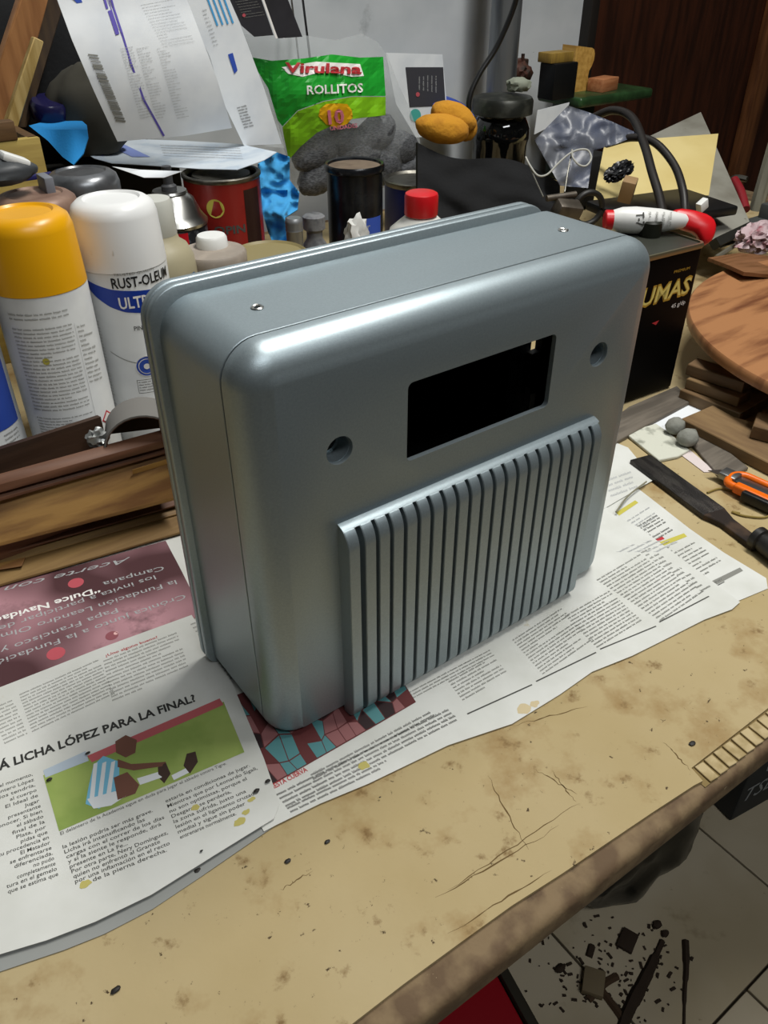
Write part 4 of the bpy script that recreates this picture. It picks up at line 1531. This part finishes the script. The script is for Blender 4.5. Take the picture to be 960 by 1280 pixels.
# spectacle-like curled wire
wm = mat('white_wire', '#a8a8a0', .4)
wp = [(657, 196), (662, 206), (672, 219), (684, 218), (698, 204), (712, 192), (724, 187), (735, 188), (739, 198), (733, 207), (724, 206), (716, 197), (715, 187)]
solo('curly_wire', 'pale curly wire loop standing above the clamp', 'wire', tube([gd(u, v, .93) for u, v in wp], .0011, 8), wm)
solo('wire_leg', 'straight grey wire running down from the left end of the curly wire', 'wire', tube([gd(658, 198, .935), gd(668, 222, .93), gd(679, 246, .92)], .0009, 6), dull)
solo('wire_leg', 'straight grey wire running down from the loop of the curly wire', 'wire', tube([gd(715, 190, .935), gd(710, 214, .93), gd(706, 240, .92)], .0009, 6), dull)
# taupe clamp
cp = gd(700, 258, .92)
cl_ = thing('metal_clamp', 'taupe grey metal clamp with round bars just behind the housing', 'clamp', cp, (0, 0, R_(-20)))
tau = mat('taupe_metal', '#5e574e', .45, .5, '#4a443c', nscale=50)
link('jaw', xf(box(.030, .020, .026, (0, 0, 0), .003), (.004, 0, -.018), (R_(20), R_(10), 0)), tau, cl_)
link('bar', tube([(-.018, 0, .010), (.018, 0, .012)], .0035, 12, False), tau, cl_)
link('ring', xf(tube([(.018 * math.cos(a), 0, .018 * math.sin(a)) for a in [i * PI / 6 for i in range(12)]], .0035, 10, True, True, 3), (.042, .01, -.008)), mat('dark_ring', '#1b1a17', .5), cl_)
link('bolt', xf(lathe([(.006, 0), (.006, .006), (.0005, .006)], 6), (-.022, -.004, -.012)), dull, cl_)

# ------------------------------------------------------------------ yellow envelope on a grey stained metal plate
pm_ = mat('stained_metal_plate', '#a3a196', .45, .35, '#7c786c', nscale=14, lo=.4, hi=.7, spots=[(45, '#55503f', .66, .74)])


def tilt(u, v, off=0.0):
    # a plane leaning back: depth grows with height
    return gd(u, v, 1.10 + (250 - v) * .0016 - off)


def tsheet(name, label, cat, px, off, m, th=.0012):
    bm = bmesh.new()
    f = bm.faces.new([bm.verts.new(tilt(u, v, off)) for u, v in px])
    r = bmesh.ops.extrude_face_region(bm, geom=[f])
    bmesh.ops.translate(bm, vec=FW * th, verts=[g for g in r['geom'] if isinstance(g, bmesh.types.BMVert)])
    bmesh.ops.recalc_face_normals(bm, faces=bm.faces)
    return solo(name, label, cat, bm, m)


tsheet('metal_plate', 'large stained grey metal plate leaning behind the yellow envelope', 'metal plate', [(808, 172), (876, 140), (945, 295), (900, 310), (860, 290), (850, 240)], 0, pm_, .002)
tsheet('envelope', 'plain yellow envelope leaning on the grey metal plate', 'envelope', [(742, 250), (756, 178), (775, 176), (898, 167), (886, 244), (800, 248)], .03, mat('yellow_manila', '#cfbd82', .75, 0, '#c6b274', nscale=8), .001)
solo('black_tray', 'black flat tray edge under the yellow envelope', 'tray', box(.16, .10, .012, (0, 0, 0), .003), mat('tray_black', '#161616', .4), loc=tuple(gd(825, 266, 1.03)), rot=(0, 0, R_(-12)))
solo('steel_bar', 'dark steel flat bar under the lower edge of the metal plate', 'bar', box(.012, .004, .012, (0, 0, 0)), dull, loc=(0, 0, 0)) if False else None
a_, b_ = gd(895, 322, .98), gd(948, 288, 1.04)
solo('steel_strip', 'narrow steel strip running along the lower edge of the metal plate', 'strip', tube([a_, b_], .003, 6, False), mat('pale_steel_strip', '#8b8778', .4, .6))
a_, b_ = gd(893, 305, .99), gd(935, 285, 1.03)
solo('dark_steel_bar', 'dark square bar lying just above the narrow steel strip', 'bar', tube([a_, b_], .008, 4, False), mat('dark_bar_iron', '#2b2b26', .5, .4))
solo('tan_wedge', 'small tan wedge with a dark shaded side in front of the envelope', 'wedge', box(.018, .016, .026, (0, 0, 0), .001), mat('tan_board', '#8e7350', .7), loc=tuple(gd(781, 250, .98)), rot=(R_(8), R_(-12), R_(30)))
solo('dark_crumpled_foil', 'crumpled black plastic scrap in front of the envelope', 'scrap', blob(.022, .012, .010, .5, 3, 4, 6, True, True), mat('black_scrap', '#17181b', .35), loc=tuple(gd(774, 222, 1.0)), rot=(0, R_(-15), 0))
# two black cables arching over
cb_m = mat('dark_rubber_cable', '#1f1b19', .45)
solo('black_cable', 'thick black cable arching over the left part of the envelope', 'cable', tube([gd(735, 150, 1.10), gd(765, 138, 1.07), gd(790, 147, 1.04), gd(805, 180, 1.0), (gd(815, 215, .97)), gd(824, 245, .95), gd(830, 275, .93)], .0052, 12), cb_m)
solo('black_cable', 'second black cable curving down across the middle of the envelope', 'cable', tube([gd(758, 180, 1.05), gd(790, 172, 1.02), gd(818, 178, 1.0), gd(842, 205, .98), gd(853, 235, .96), gd(856, 262, .95), gd(856, 280, .94)], .0048, 12), cb_m)
p = gd(878, 262, .98)
solo('white_plug', 'small white block behind the red nozzle cap', 'block', box(.014, .008, .012, (0, 0, 0), .001), whitepl, loc=tuple(p), rot=(0, R_(-25), 0))
# objects at the right edge
solo('red_tool', 'dark red curved tool handle beside the brown door trim', 'tool', tube([gd(918, 225, 1.14), gd(926, 240, 1.12), gd(932, 262, 1.10)], .006, 10), mat('dark_red_plastic', '#7c1a22', .4))
solo('dull_hook', 'dull metal hook end above the dark red handle', 'hook', tube([gd(908, 228, 1.16), gd(920, 222, 1.15), gd(934, 224, 1.14)], .004, 8), dull)
a_ = gd(950, 238, 1.10)
solo('grey_post', 'weathered pale grey post at the right edge of the frame', 'post', tube([gd(972, 170, 1.10), gd(945, 262, 1.16)], .010, 8, False), wood('grey_weathered', '#8d8d80', '#6f6f64', axis=2, scale=14))
solo('grey_metal_bracket', 'dark grey metal bracket at the right edge below the grey post', 'bracket', merge(box(.05, .03, .012, (0, 0, 0), .002), box(.02, .02, .03, (.01, 0, 0), .002)), mat('grey_bracket_metal', '#4c4f4e', .5, .4), loc=tuple(gd(952, 285, 1.08)))
solo('pink_bundle', 'crumpled pinkish white plastic bundle at the right edge above the round board', 'bundle', blob(.035, .022, .018, .5, 2.4, 4, 11, True, True), mat('pinkish_film', '#b9a3a6', .4, 0, '#8c4f58', nscale=50, lo=.5, hi=.65), loc=tuple(gd(945, 312, 1.0)))
# brown leather / board under it
bm = extrude_poly([gd(885, 322, .93), gd(925, 316, .95), gd(985, 322, .97), gd(985, 345, .88), gd(930, 340, .86), gd(912, 332, .88)], (0, 0, -.004))
solo('brown_board', 'thin brown board lying behind the round wooden disc', 'board', bm, wood('brown_panel', '#7c5434', '#64401f', axis=0, scale=12))

# ------------------------------------------------------------------ black rectangular tin (SUMAS) with knob
tx1, ty0, th_ = .5270, .1480, .1390
lt = thing('solvent_tin', 'glossy black rectangular tin with gold lettering right of the housing', 'tin', (tx1 - .045, ty0 + .03, 0), (0, 0, R_(-4)))
gk = mat('glossy_black_enamel', '#060606', .5)
tbm = box(.090, .060, th_, (0, 0, 0), .004, 3)
gk.node_tree.nodes['Principled BSDF'].inputs['Specular IOR Level'].default_value = .08
link('tin_body', tbm, gk, lt)
rim = loft([[(x_, y_, z_) for x_, y_ in rrect(-.046 + i_, .046 - i_, -.031 + i_, .031 - i_, .006)] for i_, z_ in ((0, th_ - .003), (-.0008, th_ - .001), (0, th_ + .0015), (.0018, th_ + .0015), (.002, th_ - .001))], close=False, cap0=False, cap1=False)
link('rim', rim, mat('aged_brass_rim', '#8a866c', .35, .8), lt)
link('top_panel', box(.086, .056, .0012, (0, 0, th_ - .0009)), mat('dark_grey_top', '#3b3d36', .4, .3), lt)
link('screw_cap', xf(lathe([(.0095, 0), (.0098, .001), (.0098, .0125), (.0085, .0140), (.0005, .0140)], 30), (.022, .012, th_)), mat('olive_black_cap', '#1d1f16', .45), lt)
k = Ink(lambda x_, y_: (x_, -.0302, y_))
gold = mat('gold_print', '#b89a3a', .35, .3)
k.text('PREMIUM', .012, th_ - .020, .020, 0, .0025, gold)
k.text('SUMAS', -.036, th_ - .044, .075, .001, .0165, gold, .04, .12)
k.m = lambda x_, y_: (x_, -.0304, y_)
k.text('SUMAS', -.035, th_ - .0428, .073, .001, .0142, mat('gold_glow', '#d9c870', .35), .01, .12)  # brighter letters laid over the gold, a glow put into the colour
k.text('45 g/dp', .018, th_ - .053, .018, .001, .0038, ink_w)
k.poly([(-.004, th_ - .062), (.005, th_ - .061), (.002, th_ - .065)], ink_r)
k.build(lt)

# glue tube with big red cap, lying on the tin
zt2 = th_ + .012
a_, b_ = gz(768, 275, zt2), gz(845, 276, zt2)
ax = (b_ - a_)
L_ = ax.length
gt = thing('glue_tube', 'white glue tube with black lettering and a big red nozzle cap', 'glue tube', a_, (0, 0, math.atan2(ax.y, ax.x)))
pr_ = [(-.002, .0085), (.006, .0110), (.018, .0116), (.040, .0100), (.062, .0060), (L_ + .012, .0012)]
tb_ = lathe([(r, x_) for x_, r in pr_], 32)
xf(tb_, (0, 0, 0), (0, R_(90), 0))
link('tube_body', tb_, mat('tube_white', '#d5d5d2', .35), gt)
e_ = lathe([(.0075, -.009), (.0085, -.008), (.0085, -.001)], 28)
xf(e_, (0, 0, 0), (0, R_(90), 0))
link('end_cap', e_, redpl, gt)
inv = Matrix.Rotation(-math.atan2(ax.y, ax.x), 4, 'Z')
dcap = (gz(868, 276, zt2) - CAM_LOC).dot(FW)
npx = [(838, 264), (850, 259), (868, 261), (888, 267), (897, 276), (896, 290), (890, 302), (880, 303), (873, 288), (855, 283), (843, 275)]
link('nozzle_cap', extrude_poly([inv @ (gd(u, v, dcap - .004) - a_) for u, v in npx], inv @ (FW * .012), .0026), redpl, gt, smooth=60)
k = Ink(lambda x_, y_: (x_, -.0121 * math.cos(y_ / .012), .0119 * math.sin(y_ / .012)))
k.text('TE', .024, .006, 0, -.011, .005, ink, .02) if False else k.text('T-7', .016, .010, .001, -.012, .007, ink, .02)
k.column((.026, .011), (.026, -.003), (.050, .011), 4, ink_g, h=.4)
k.build(gt)

# ------------------------------------------------------------------ round wooden disc and blocks at the right
dw = mat('disc_wood', '#a07049', .45, 0, '#6b4128', nscale=9, lo=.48, hi=.68, stretch=(1.2, 7, 1), rot=(0, 0, R_(38)), bump=.1, bscale=60, detail=5)
solo('round_board', 'large round reddish wooden disc resting on the blocks at the right edge', 'wooden disc', lathe([(.221, 0), (.2245, .002), (.225, .004), (.225, .010), (.2235, .012), (.0005, .012)], 96), dw, loc=(.718, .004, .044), rot=(0, R_(0), 0))
bw1 = wood('walnut_offcut', '#6e5539', '#574229', axis=1, scale=14)
bw2 = wood('brown_offcut', '#7f6644', '#6a5236', axis=1, scale=12)
def edgebox(name, label, cat, a, b, z0, th, wd, m):
    """board whose top near edge runs between two surveyed points, width wd towards +x"""
    A, B = gz(*a, z0 + th), gz(*b, z0 + th)
    d = (B - A)
    d.z = 0
    n = Vector((-d.y, d.x, 0)).normalized()
    if n.x < 0:
        n = -n
    return solo(name, label, cat, extrude_poly([A, B, B + n * wd, A + n * wd], (0, 0, -th), .0008), m)


edgebox('wooden_offcut', 'flat brown board under the two stacked slats', 'wooden board', (850, 487), (925, 517), .0002, .0120, .26, bw2)
edgebox('wood_offcut', 'lower of the two short brown slats stacked under the round disc', 'slat', (858, 473), (925, 497), .0124, .0100, .024, bw2)
edgebox('wood_offcut', 'upper of the two short brown slats stacked under the round disc', 'slat', (859, 455), (931, 478), .0226, .0110, .020, bw1)
solo('wooden_offcut', 'wide brown plank with a sawn edge in front of the stacked slats', 'wooden board',
     extrude_poly([gz(u, v, .0112) for u, v in ((851, 523), (891, 506), (918, 521), (1010, 545), (1010, 603))], (0, 0, -.0110), .0008), bw2)
solo('wooden_offcut', 'small dark brown block lying on the wide plank at the right edge', 'wooden block',
     extrude_poly([gz(u, v, .0235) for u, v in ((947, 515), (1010, 512), (1010, 550), (941, 532))], (0, 0, -.0120), .0008), bw1)
solo('yellow_sponge', 'pale yellow soft lump between the round disc and the slats', 'sponge', blob(.022, .020, .011, .3, 2, 3, 3), mat('yellow_sponge_m', '#b09a60', .9), loc=tuple(gz(940, 478, .0130)))


def flatpoly(name, label, cat, px, m, z=.0002, th=.003, bevel=0):
    pts = [gz(u, v, z + th) for u, v in px]
    return solo(name, label, cat, extrude_poly(pts, (0, 0, -th), bevel), m)


gw = wood('grey_old_wood', '#6d655a', '#554e45', axis=0, scale=16)
flatpoly('grey_wood_strip', 'flat grey wooden strip leading from the tin towards the housing', 'wood strip', [(770, 520), (786, 508), (846, 482), (866, 500), (788, 542), (770, 552)], gw, .0002, .004, .0006)
flatpoly('grey_wood_strip', 'flat grey wooden strip between the stones and the wide plank', 'wood strip', [(852, 540), (876, 536), (936, 584), (905, 600)], gw, .0002, .003, .0006)
flatpoly('paper_scrap', 'white paper strip beside the grey stones', 'paper', [(795, 543), (862, 503), (880, 512), (836, 545)], paper_w, .0002, .0006)
flatpoly('paper_scrap', 'pinkish white paper strip beyond the dusty white pad', 'paper', [(848, 566), (862, 562), (895, 590), (880, 590)], mat('pinkish_paper', '#cfc3c0', .7), .0002, .0006)
pad = mat('dusty_white_pad', '#c5c6b8', .9, 0, '#7d7f73', nscale=60, lo=.55, hi=.68, bump=.6, bscale=150)
flatpoly('dusty_pad', 'square pad covered in white dust beside the steel file', 'pad', [(784, 543), (796, 536), (820, 529), (836, 540), (862, 562), (848, 570), (824, 575)], pad, .0002, .0028, .0006)
stn = mat('grey_stone', '#83847c', .9, 0, '#6b6c64', nscale=90, bump=.8, bscale=250)
for (u, v, r_, lb) in ((842, 534, .0080, 'round grey stone nearest the tin'), (858, 549, .0085, 'longer grey stone touching the plank end')):
    p = gz(u, v + 6, .003)
    solo('grey_stone', lb, 'stone', blob(r_ * 1.15, r_, r_ * .95, .12, 1.6, 3, u), stn, loc=(p.x, p.y, .0030))

# steel file
f0, f1 = gz(801, 573, .004), gz(892, 640, .004)
fd = (f1 - f0)
fa = math.atan2(fd.y, fd.x)
fL = fd.length
fi = thing('steel_file', 'dark steel flat file with its tang towards the right edge', 'file', (f0.x, f0.y, .0), (0, 0, fa))
stl = mat('dark_file_steel', '#2e2c2b', .42, .7, '#45423f', nscale=40, bump=.8, bscale=700, stretch=(1, 4, 1))
link('blade', box(fL + .002, .021, .005, (fL / 2, 0, 0), .0008), stl, fi)
gq = [(fL, -.0105), (fL + .006, -.008), (fL + .014, -.0055), (fL + .045, -.0058), (fL + .046, .0058), (fL + .014, .0065), (fL, .0105)]
link('tang', extrude_poly([(x_, y_, 0.0) for x_, y_ in gq], (0, 0, .005), .0006), mat('rusty_tang', '#2b2420', .55, .5, '#4a3a2e', nscale=80), fi)
hd = lathe([(.0065, 0), (.0085, .001), (.0085, .006), (.0070, .007), (.0078, .010), (.0085, .03), (.009, .09), (.006, .1)], 20)
xf(hd, (0, 0, 0), (0, R_(90), 0))
xf(hd, (fL + .040, 0, .0088))
link('handle', hd, mat('black_handle', '#191614', .45), fi)

# orange cutter
k0, k1 = gz(914, 598, .006), gz(990, 632, .006)
ka = math.atan2(k1.y - k0.y, k1.x - k0.x)
ct = thing('utility_knife', 'orange and black snap-off utility knife pointing at the grey strip', 'knife', (k0.x, k0.y, 0), (0, 0, ka))
og = mat('orange_plastic', '#e2680c', .35)
lp = tube([(0.004, -.010, .007), (.000, -.004, .007), (.000, .004, .007), (.006, .010, .007), (.02, .0105, .007), (.05, .0105, .007), (.075, .0105, .007), (.085, .006, .007), (.085, -.006, .007), (.075, -.010, .007), (.05, -.0105, .007), (.02, -.0105, .007)], .0032, 10, True, True, 4)
link('body_loop', lp, og, ct)
link('side_cover', box(.055, .008, .008, (.036, -.0105, .003), .002, 3), og, ct)
link('grip', box(.055, .006, .0085, (.045, -.0150, .002), .0015, 3), blackpl, ct)
link('blade_channel', box(.080, .010, .003, (.045, .001, .005), .0005), mat('channel_steel', '#7c7f80', .3, .9), ct)
link('slider', box(.014, .008, .005, (.040, .001, .007), .001), blackpl, ct)
bl_ = extrude_poly([(-.018, -.0045, .0062), (.006, -.0045, .0062), (.006, .0045, .0062), (-.012, .0045, .0062)], (0, 0, .0006))
link('blade', bl_, chrome, ct)
link('blade_guard', box(.014, .012, .006, (-.002, .001, .004), .001), mat('guard_steel', '#8d9090', .35, .9), ct)

# rubber band
rbp = [(884, 616), (900, 611), (918, 615), (938, 624), (955, 631), (966, 640), (955, 647), (930, 645), (915, 640), (925, 642)]
solo('rubber_band', 'thin tan rubber band looped on the cardboard beside the knife', 'rubber band', tube([gz(u, v, .001) + Vector((0, 0, .0002)) for u, v in rbp], .0008, 6), mat('tan_rubber', '#857238', .6))
# short twig at the corner of the leaf
solo('thin_twig', 'thin grey twig lying on the corner where the white paper meets the newspaper', 'twig', tube([gz(770, 640, .004), gz(785, 620, .004), gz(808, 602, .004)], .0007, 6), mat('grey_twig', '#7d7a66', .8))

# ------------------------------------------------------------------ veneer planks stacked at the left
vm = [wood('veneer_golden', '#9c7740', '#6f4c28', axis=0, scale=7, ratio=14, lo=.4, hi=.62), wood('veneer_red', '#6a4630', '#54331f', axis=0, scale=8, ratio=14), wood('veneer_tan', '#8a6e42', '#70552f', axis=0, scale=8, ratio=14)]


def vstrip(label, px, zb, zf_, th, m, name='veneer_strip'):
    """px: back-left, back-right, front-right, front-left; the boards lean back against the cans"""
    pts = [gz(u, v, z) for (u, v), z in zip(px, (zb, zb, zf_, zf_))]
    return solo(name, label, 'veneer', extrude_poly(pts, (0, 0, -th), .0003), m)


vstrip('lowest brown veneer board, its front edge lying on the pink page', [(-60, 722), (228, 637), (232, 663), (-60, 748)], .0075, .0040, .0020, vm[2])
vstrip('second veneer board from the bottom, with a thin dark edge', [(-60, 686), (226, 606), (229, 640), (-60, 722)], .0140, .0085, .0015, vm[2])
vstrip('third veneer board from the bottom of the stack', [(-60, 676), (224, 596), (228, 629), (-60, 710)], .0200, .0135, .0015, vm[1])
vstrip('short veneer offcut at the left edge, on the lowest board', [(-40, 712), (32, 696), (27, 707), (-40, 718)], .0092, .0088, .0010, vm[0], 'veneer_offcut')
vstrip('broad golden veneer board with streaky grain, largest of the stack', [(-60, 634), (209, 562), (223, 620), (-60, 694)], .0570, .0290, .0030, vm[0])
vstrip('reddish veneer board behind the broad golden one', [(-60, 614), (206, 549), (210, 563), (-60, 640)], .0650, .0590, .0022, vm[1])
vstrip('narrow pale veneer strip on the golden board beside the housing', [(165, 587), (216, 571), (218, 577), (166, 592)], .0540, .0490, .0008, wood('veneer_pale', '#b08a48', '#967036', axis=0, scale=9), 'veneer_offcut')
vstrip('narrow reddish brown moulding strip at the back of the stack', [(-60, 608), (205, 536), (208, 549), (-60, 622)], .0720, .0690, .0060, vm[1], 'moulding_strip')
solo('support_board', 'dark board on edge propping the veneer stack', 'board', box(.30, .008, .038, (0, 0, 0), .001), vm[1], loc=(-.075, .248, 0), rot=(0, 0, R_(-2)))

# dark brown upright fence strip before the cans
a_, b_ = gz(-60, 581, .085), gz(126, 521, .085)
a2, b2 = Vector((a_.x, a_.y, 0)), Vector((b_.x, b_.y, 0))
bm = extrude_poly([Vector((a2.x, a2.y, .0)), Vector((b2.x, b2.y, .0)), Vector((b2.x, b2.y, .085)), Vector((a2.x, a2.y, .085))], Vector((-.001, .004, 0)))
solo('dark_wood_fillet', 'dark brown thin board on edge in front of the spray cans', 'board', bm, wood('dark_fillet_wood', '#3f2a1c', '#2c1c12', axis=0, scale=8, ratio=12))
# curled veneer arch (half pipe) beside the housing
ac = gz(180, 543, .069)
th0 = thing('curled_card', 'curled card arch, grey outside and brown inside, before the white spray can', 'card', (ac.x, ac.y, .0665), (0, 0, R_(-22)))


def halfpipe(ra, rb, t_, y0, y1):
    A = [((ra) * math.cos(PI * i / 16), (rb) * math.sin(PI * i / 16)) for i in range(17)]
    B = [((ra - t_) * math.cos(PI * i / 16), (rb - t_) * math.sin(PI * i / 16)) for i in range(17)]
    return extrude_poly([Vector((x_, y0, z_)) for x_, z_ in A + B[::-1]], (0, y1 - y0, 0))


link('card_shell', halfpipe(.027, .026, .0012, -.016, .012), mat('grey_card_back', '#6f6d69', .8), th0)
link('card_lining', halfpipe(.0257, .0247, .0006, -.0158, .012), mat('brown_card_inner', '#4a3224', .6, .0, '#60422f', nscale=20), th0)
link('end_wall', extrude_poly([Vector((.0255 * math.cos(PI * i / 12), .011, .0245 * math.sin(PI * i / 12))) for i in range(13)], (0, .001, 0)), mat('dark_brown_card', '#2c1d14', .8), th0)
solo('foil_scrap', 'crumpled silver foil scrap between fillet board and curled card', 'foil', blob(.0075, .0055, .007, .6, 2.6, 3, 8, True, True), mat('silver_foil', '#8c8e8c', .35, .5), loc=tuple(gz(124, 556, .070)))
solo('wax_stub', 'small beige stub inside the curled card arch', 'stub', lathe([(.004, 0), (.0045, .001), (.0042, .012), (.003, .013), (.0005, .013)], 16), mat('beige_stub', '#a08068', .6), loc=(ac.x + .014, ac.y - .008, .0700))

# ================================================================== UNDER THE BENCH
gbm = mat('black_bin_bag_film', '#0b0e0d', .28, bump=.5, bscale=25)
gbx = blob(.192, .150, .23, .09, 1.3, 5, 4, True)
for v in gbx.verts:
    g_ = 1 + .35 * max(0, min(1, 1 - v.co.z / .12))
    v.co.x *= g_
    v.co.y *= g_
    n_ = noise.noise(Vector((v.co.x * 14, v.co.y * 14, v.co.z * 22)))
    rad = Vector((v.co.x, v.co.y, 0))
    if rad.length > .02:
        v.co += rad.normalized() * (.010 * n_ - .008 * abs(noise.noise(Vector((v.co.x * 30, v.co.y * 30, v.co.z * 9)))))
solo('garbage_bag', 'full black plastic garbage bag standing on the floor under the bench', 'garbage bag', gbx, gbm, loc=(.588, .170, FLOOR + .006), rot=(0, 0, 0))
bx = thing('lettered_crate', 'dark slate box with grey slanted letters under the right end of the bench', 'box', (1.025, .120, FLOOR + .006), (0, 0, R_(-9)))
slate = mat('slate_box', '#23292f', .6)
link('box_body', box(.46, .26, .26, (0, 0, 0), .004), slate, bx)
link('lid', box(.47, .27, .02, (0, 0, .262), .004), mat('slate_lid', '#1b2025', .6), bx)
k = Ink(lambda x_, y_: (x_, -.1306, y_))
gryl = mat('grey_lettering', '#9aa0a4', .6)
k.text('TSD', -.218, .045, .075, .002, .034, gryl, 0, .3)
k.text('C', -.190, .100, .024, .001, .034, gryl, .02, .3)
k.build(bx)
rbx = thing('red_box', 'red plastic box with a dark rim on the floor below the bench front', 'box', (.20, .0, FLOOR + .006), (0, 0, R_(-12)))
rp = gz(672, 1235, -.62)
rbx.location = (rp.x - .14, rp.y + .02, FLOOR + .006)
link('box_body', box(.22, .30, .165, (0, 0, 0), .004), mat('deep_red_plastic', '#98101e', .45), rbx)
link('side_board', box(.012, .31, .172, (.117, 0, 0), .002), mat('dark_olive_board', '#2b261a', .7), rbx)

# debris on the floor
dbm = mat('dark_wood_debris', '#33261a', .85)
dbl = mat('brown_wood_debris', '#4b3826', .85)


def fz(u, v):
    return gz(u, v, FLOOR + .006)


solo('wood_stick', 'long dark curved wood splinter on the floor tiles', 'splinter', tube([fz(828, 1176), fz(815, 1205), fz(800, 1235), fz(786, 1262), fz(770, 1300)], [.004, .007, .008, .009, .008, .006], 6), dbm)
solo('wood_stick', 'thin straight dark splinter right of the curved one', 'splinter', tube([fz(857, 1176), fz(858, 1210), fz(856, 1240), fz(855, 1290)], [.005, .004, .003, .002], 5), dbm)
solo('wood_stick', 'short dark peg near the middle of the floor tiles', 'peg', tube([fz(740, 1182), fz(736, 1196)], .005, 6, False), dbm)
solo('wood_chip', 'dark square chip beside the grey dust on the floor', 'chip', box(.030, .022, .006, (0, 0, 0), .001), dbm, loc=tuple(fz(784, 1177)), rot=(0, 0, R_(20)))
solo('wood_chip', 'pale wood block chip lying over the tile joint', 'chip', box(.034, .028, .012, (0, 0, 0), .001), mat('pale_chip', '#7a6c52', .8), loc=tuple(fz(741, 1231)), rot=(0, 0, R_(35)))
solo('wood_stick', 'brown splinter pointing from the pale chip towards the front', 'splinter', tube([fz(752, 1238), fz(770, 1262), fz(782, 1280)], .005, 5), dbl)
solo('wood_stick', 'brown splinter lying across the pale chip', 'splinter', tube([fz(735, 1250), fz(755, 1230), fz(772, 1220)], .005, 5), dbl)
dd = random.Random(12)
crumbs = bmesh.new()
for i in range(170):
    u = dd.gauss(770, 45)
    v = dd.gauss(1225, 38)
    if not (650 < u < 955 and 1140 < v < 1285):
        continue
    p = fz(u, v)
    s_ = dd.uniform(.0010, .0034)
    g_ = bmesh.ops.create_cube(crumbs, size=1)
    M = Matrix.Translation(p + Vector((0, 0, s_ * .3))) @ Matrix.Rotation(dd.uniform(0, 3), 4, 'Z') @ Matrix.Diagonal((s_ * dd.uniform(1, 3), s_, s_ * .6, 1))
    bmesh.ops.transform(crumbs, matrix=M, verts=g_['verts'])
o = solo('sawdust_crumbs', 'scattered dark wood crumbs and sawdust on the floor tiles', 'sawdust', crumbs, dbm, smooth=0)
o['kind'] = 'stuff'
for i, (u, v, r_, lb) in enumerate(((821, 1157, .007, 'dark lump at the top of the long curved splinter'), (831, 1168, .006, 'small dark ball just right of the lump by the curved splinter'), (700, 1212, .007, 'dark clod left of the tile joint'))):
    solo('dirt_clod', lb, 'dirt', blob(r_, r_ * .8, r_ * .6, .4, 2, 2, i), dbm, loc=tuple(fz(u, v)))

# repeats carry the phrase of their row or heap
GROUPS = {'spray_can': 'spray cans in the left rows', 'paint_tin': 'paint tins at the back of the bench', 'newspaper': 'newspaper pages spread on the bench',
          'paint_fleck': 'dark flecks on paper and cardboard', 'veneer_strip': 'veneer boards stacked at the left', 'veneer_offcut': 'veneer offcuts on the stack',
          'wooden_offcut': 'brown offcuts at the right edge', 'wood_offcut': 'short slats under the round disc', 'wood_stick': 'splinters on the floor',
          'wood_chip': 'chips on the floor', 'dirt_clod': 'clods on the floor', 'grey_stone': 'grey stones on the bench', 'grey_wood_strip': 'grey wooden strips on the bench',
          'paper_bill': 'bills standing at the back', 'magazine_page': 'magazine pages standing at the back', 'moulding_block': 'moulding offcuts on the green plate',
          'black_cable': 'cables arching over the envelope', 'paper_scrap': 'paper strips near the pad', 'thin_rod': 'rods against the wall', 'wire_leg': 'wires of the curly loop',
          'wooden_board': 'boards leaning at the top left', 'paper_sheet': 'sheets over the tins'}
for o in bpy.data.objects:
    if o.parent is None and 'label' in o:
        g = GROUPS.get(o.name.split('.')[0])
        if g:
            o['group'] = g
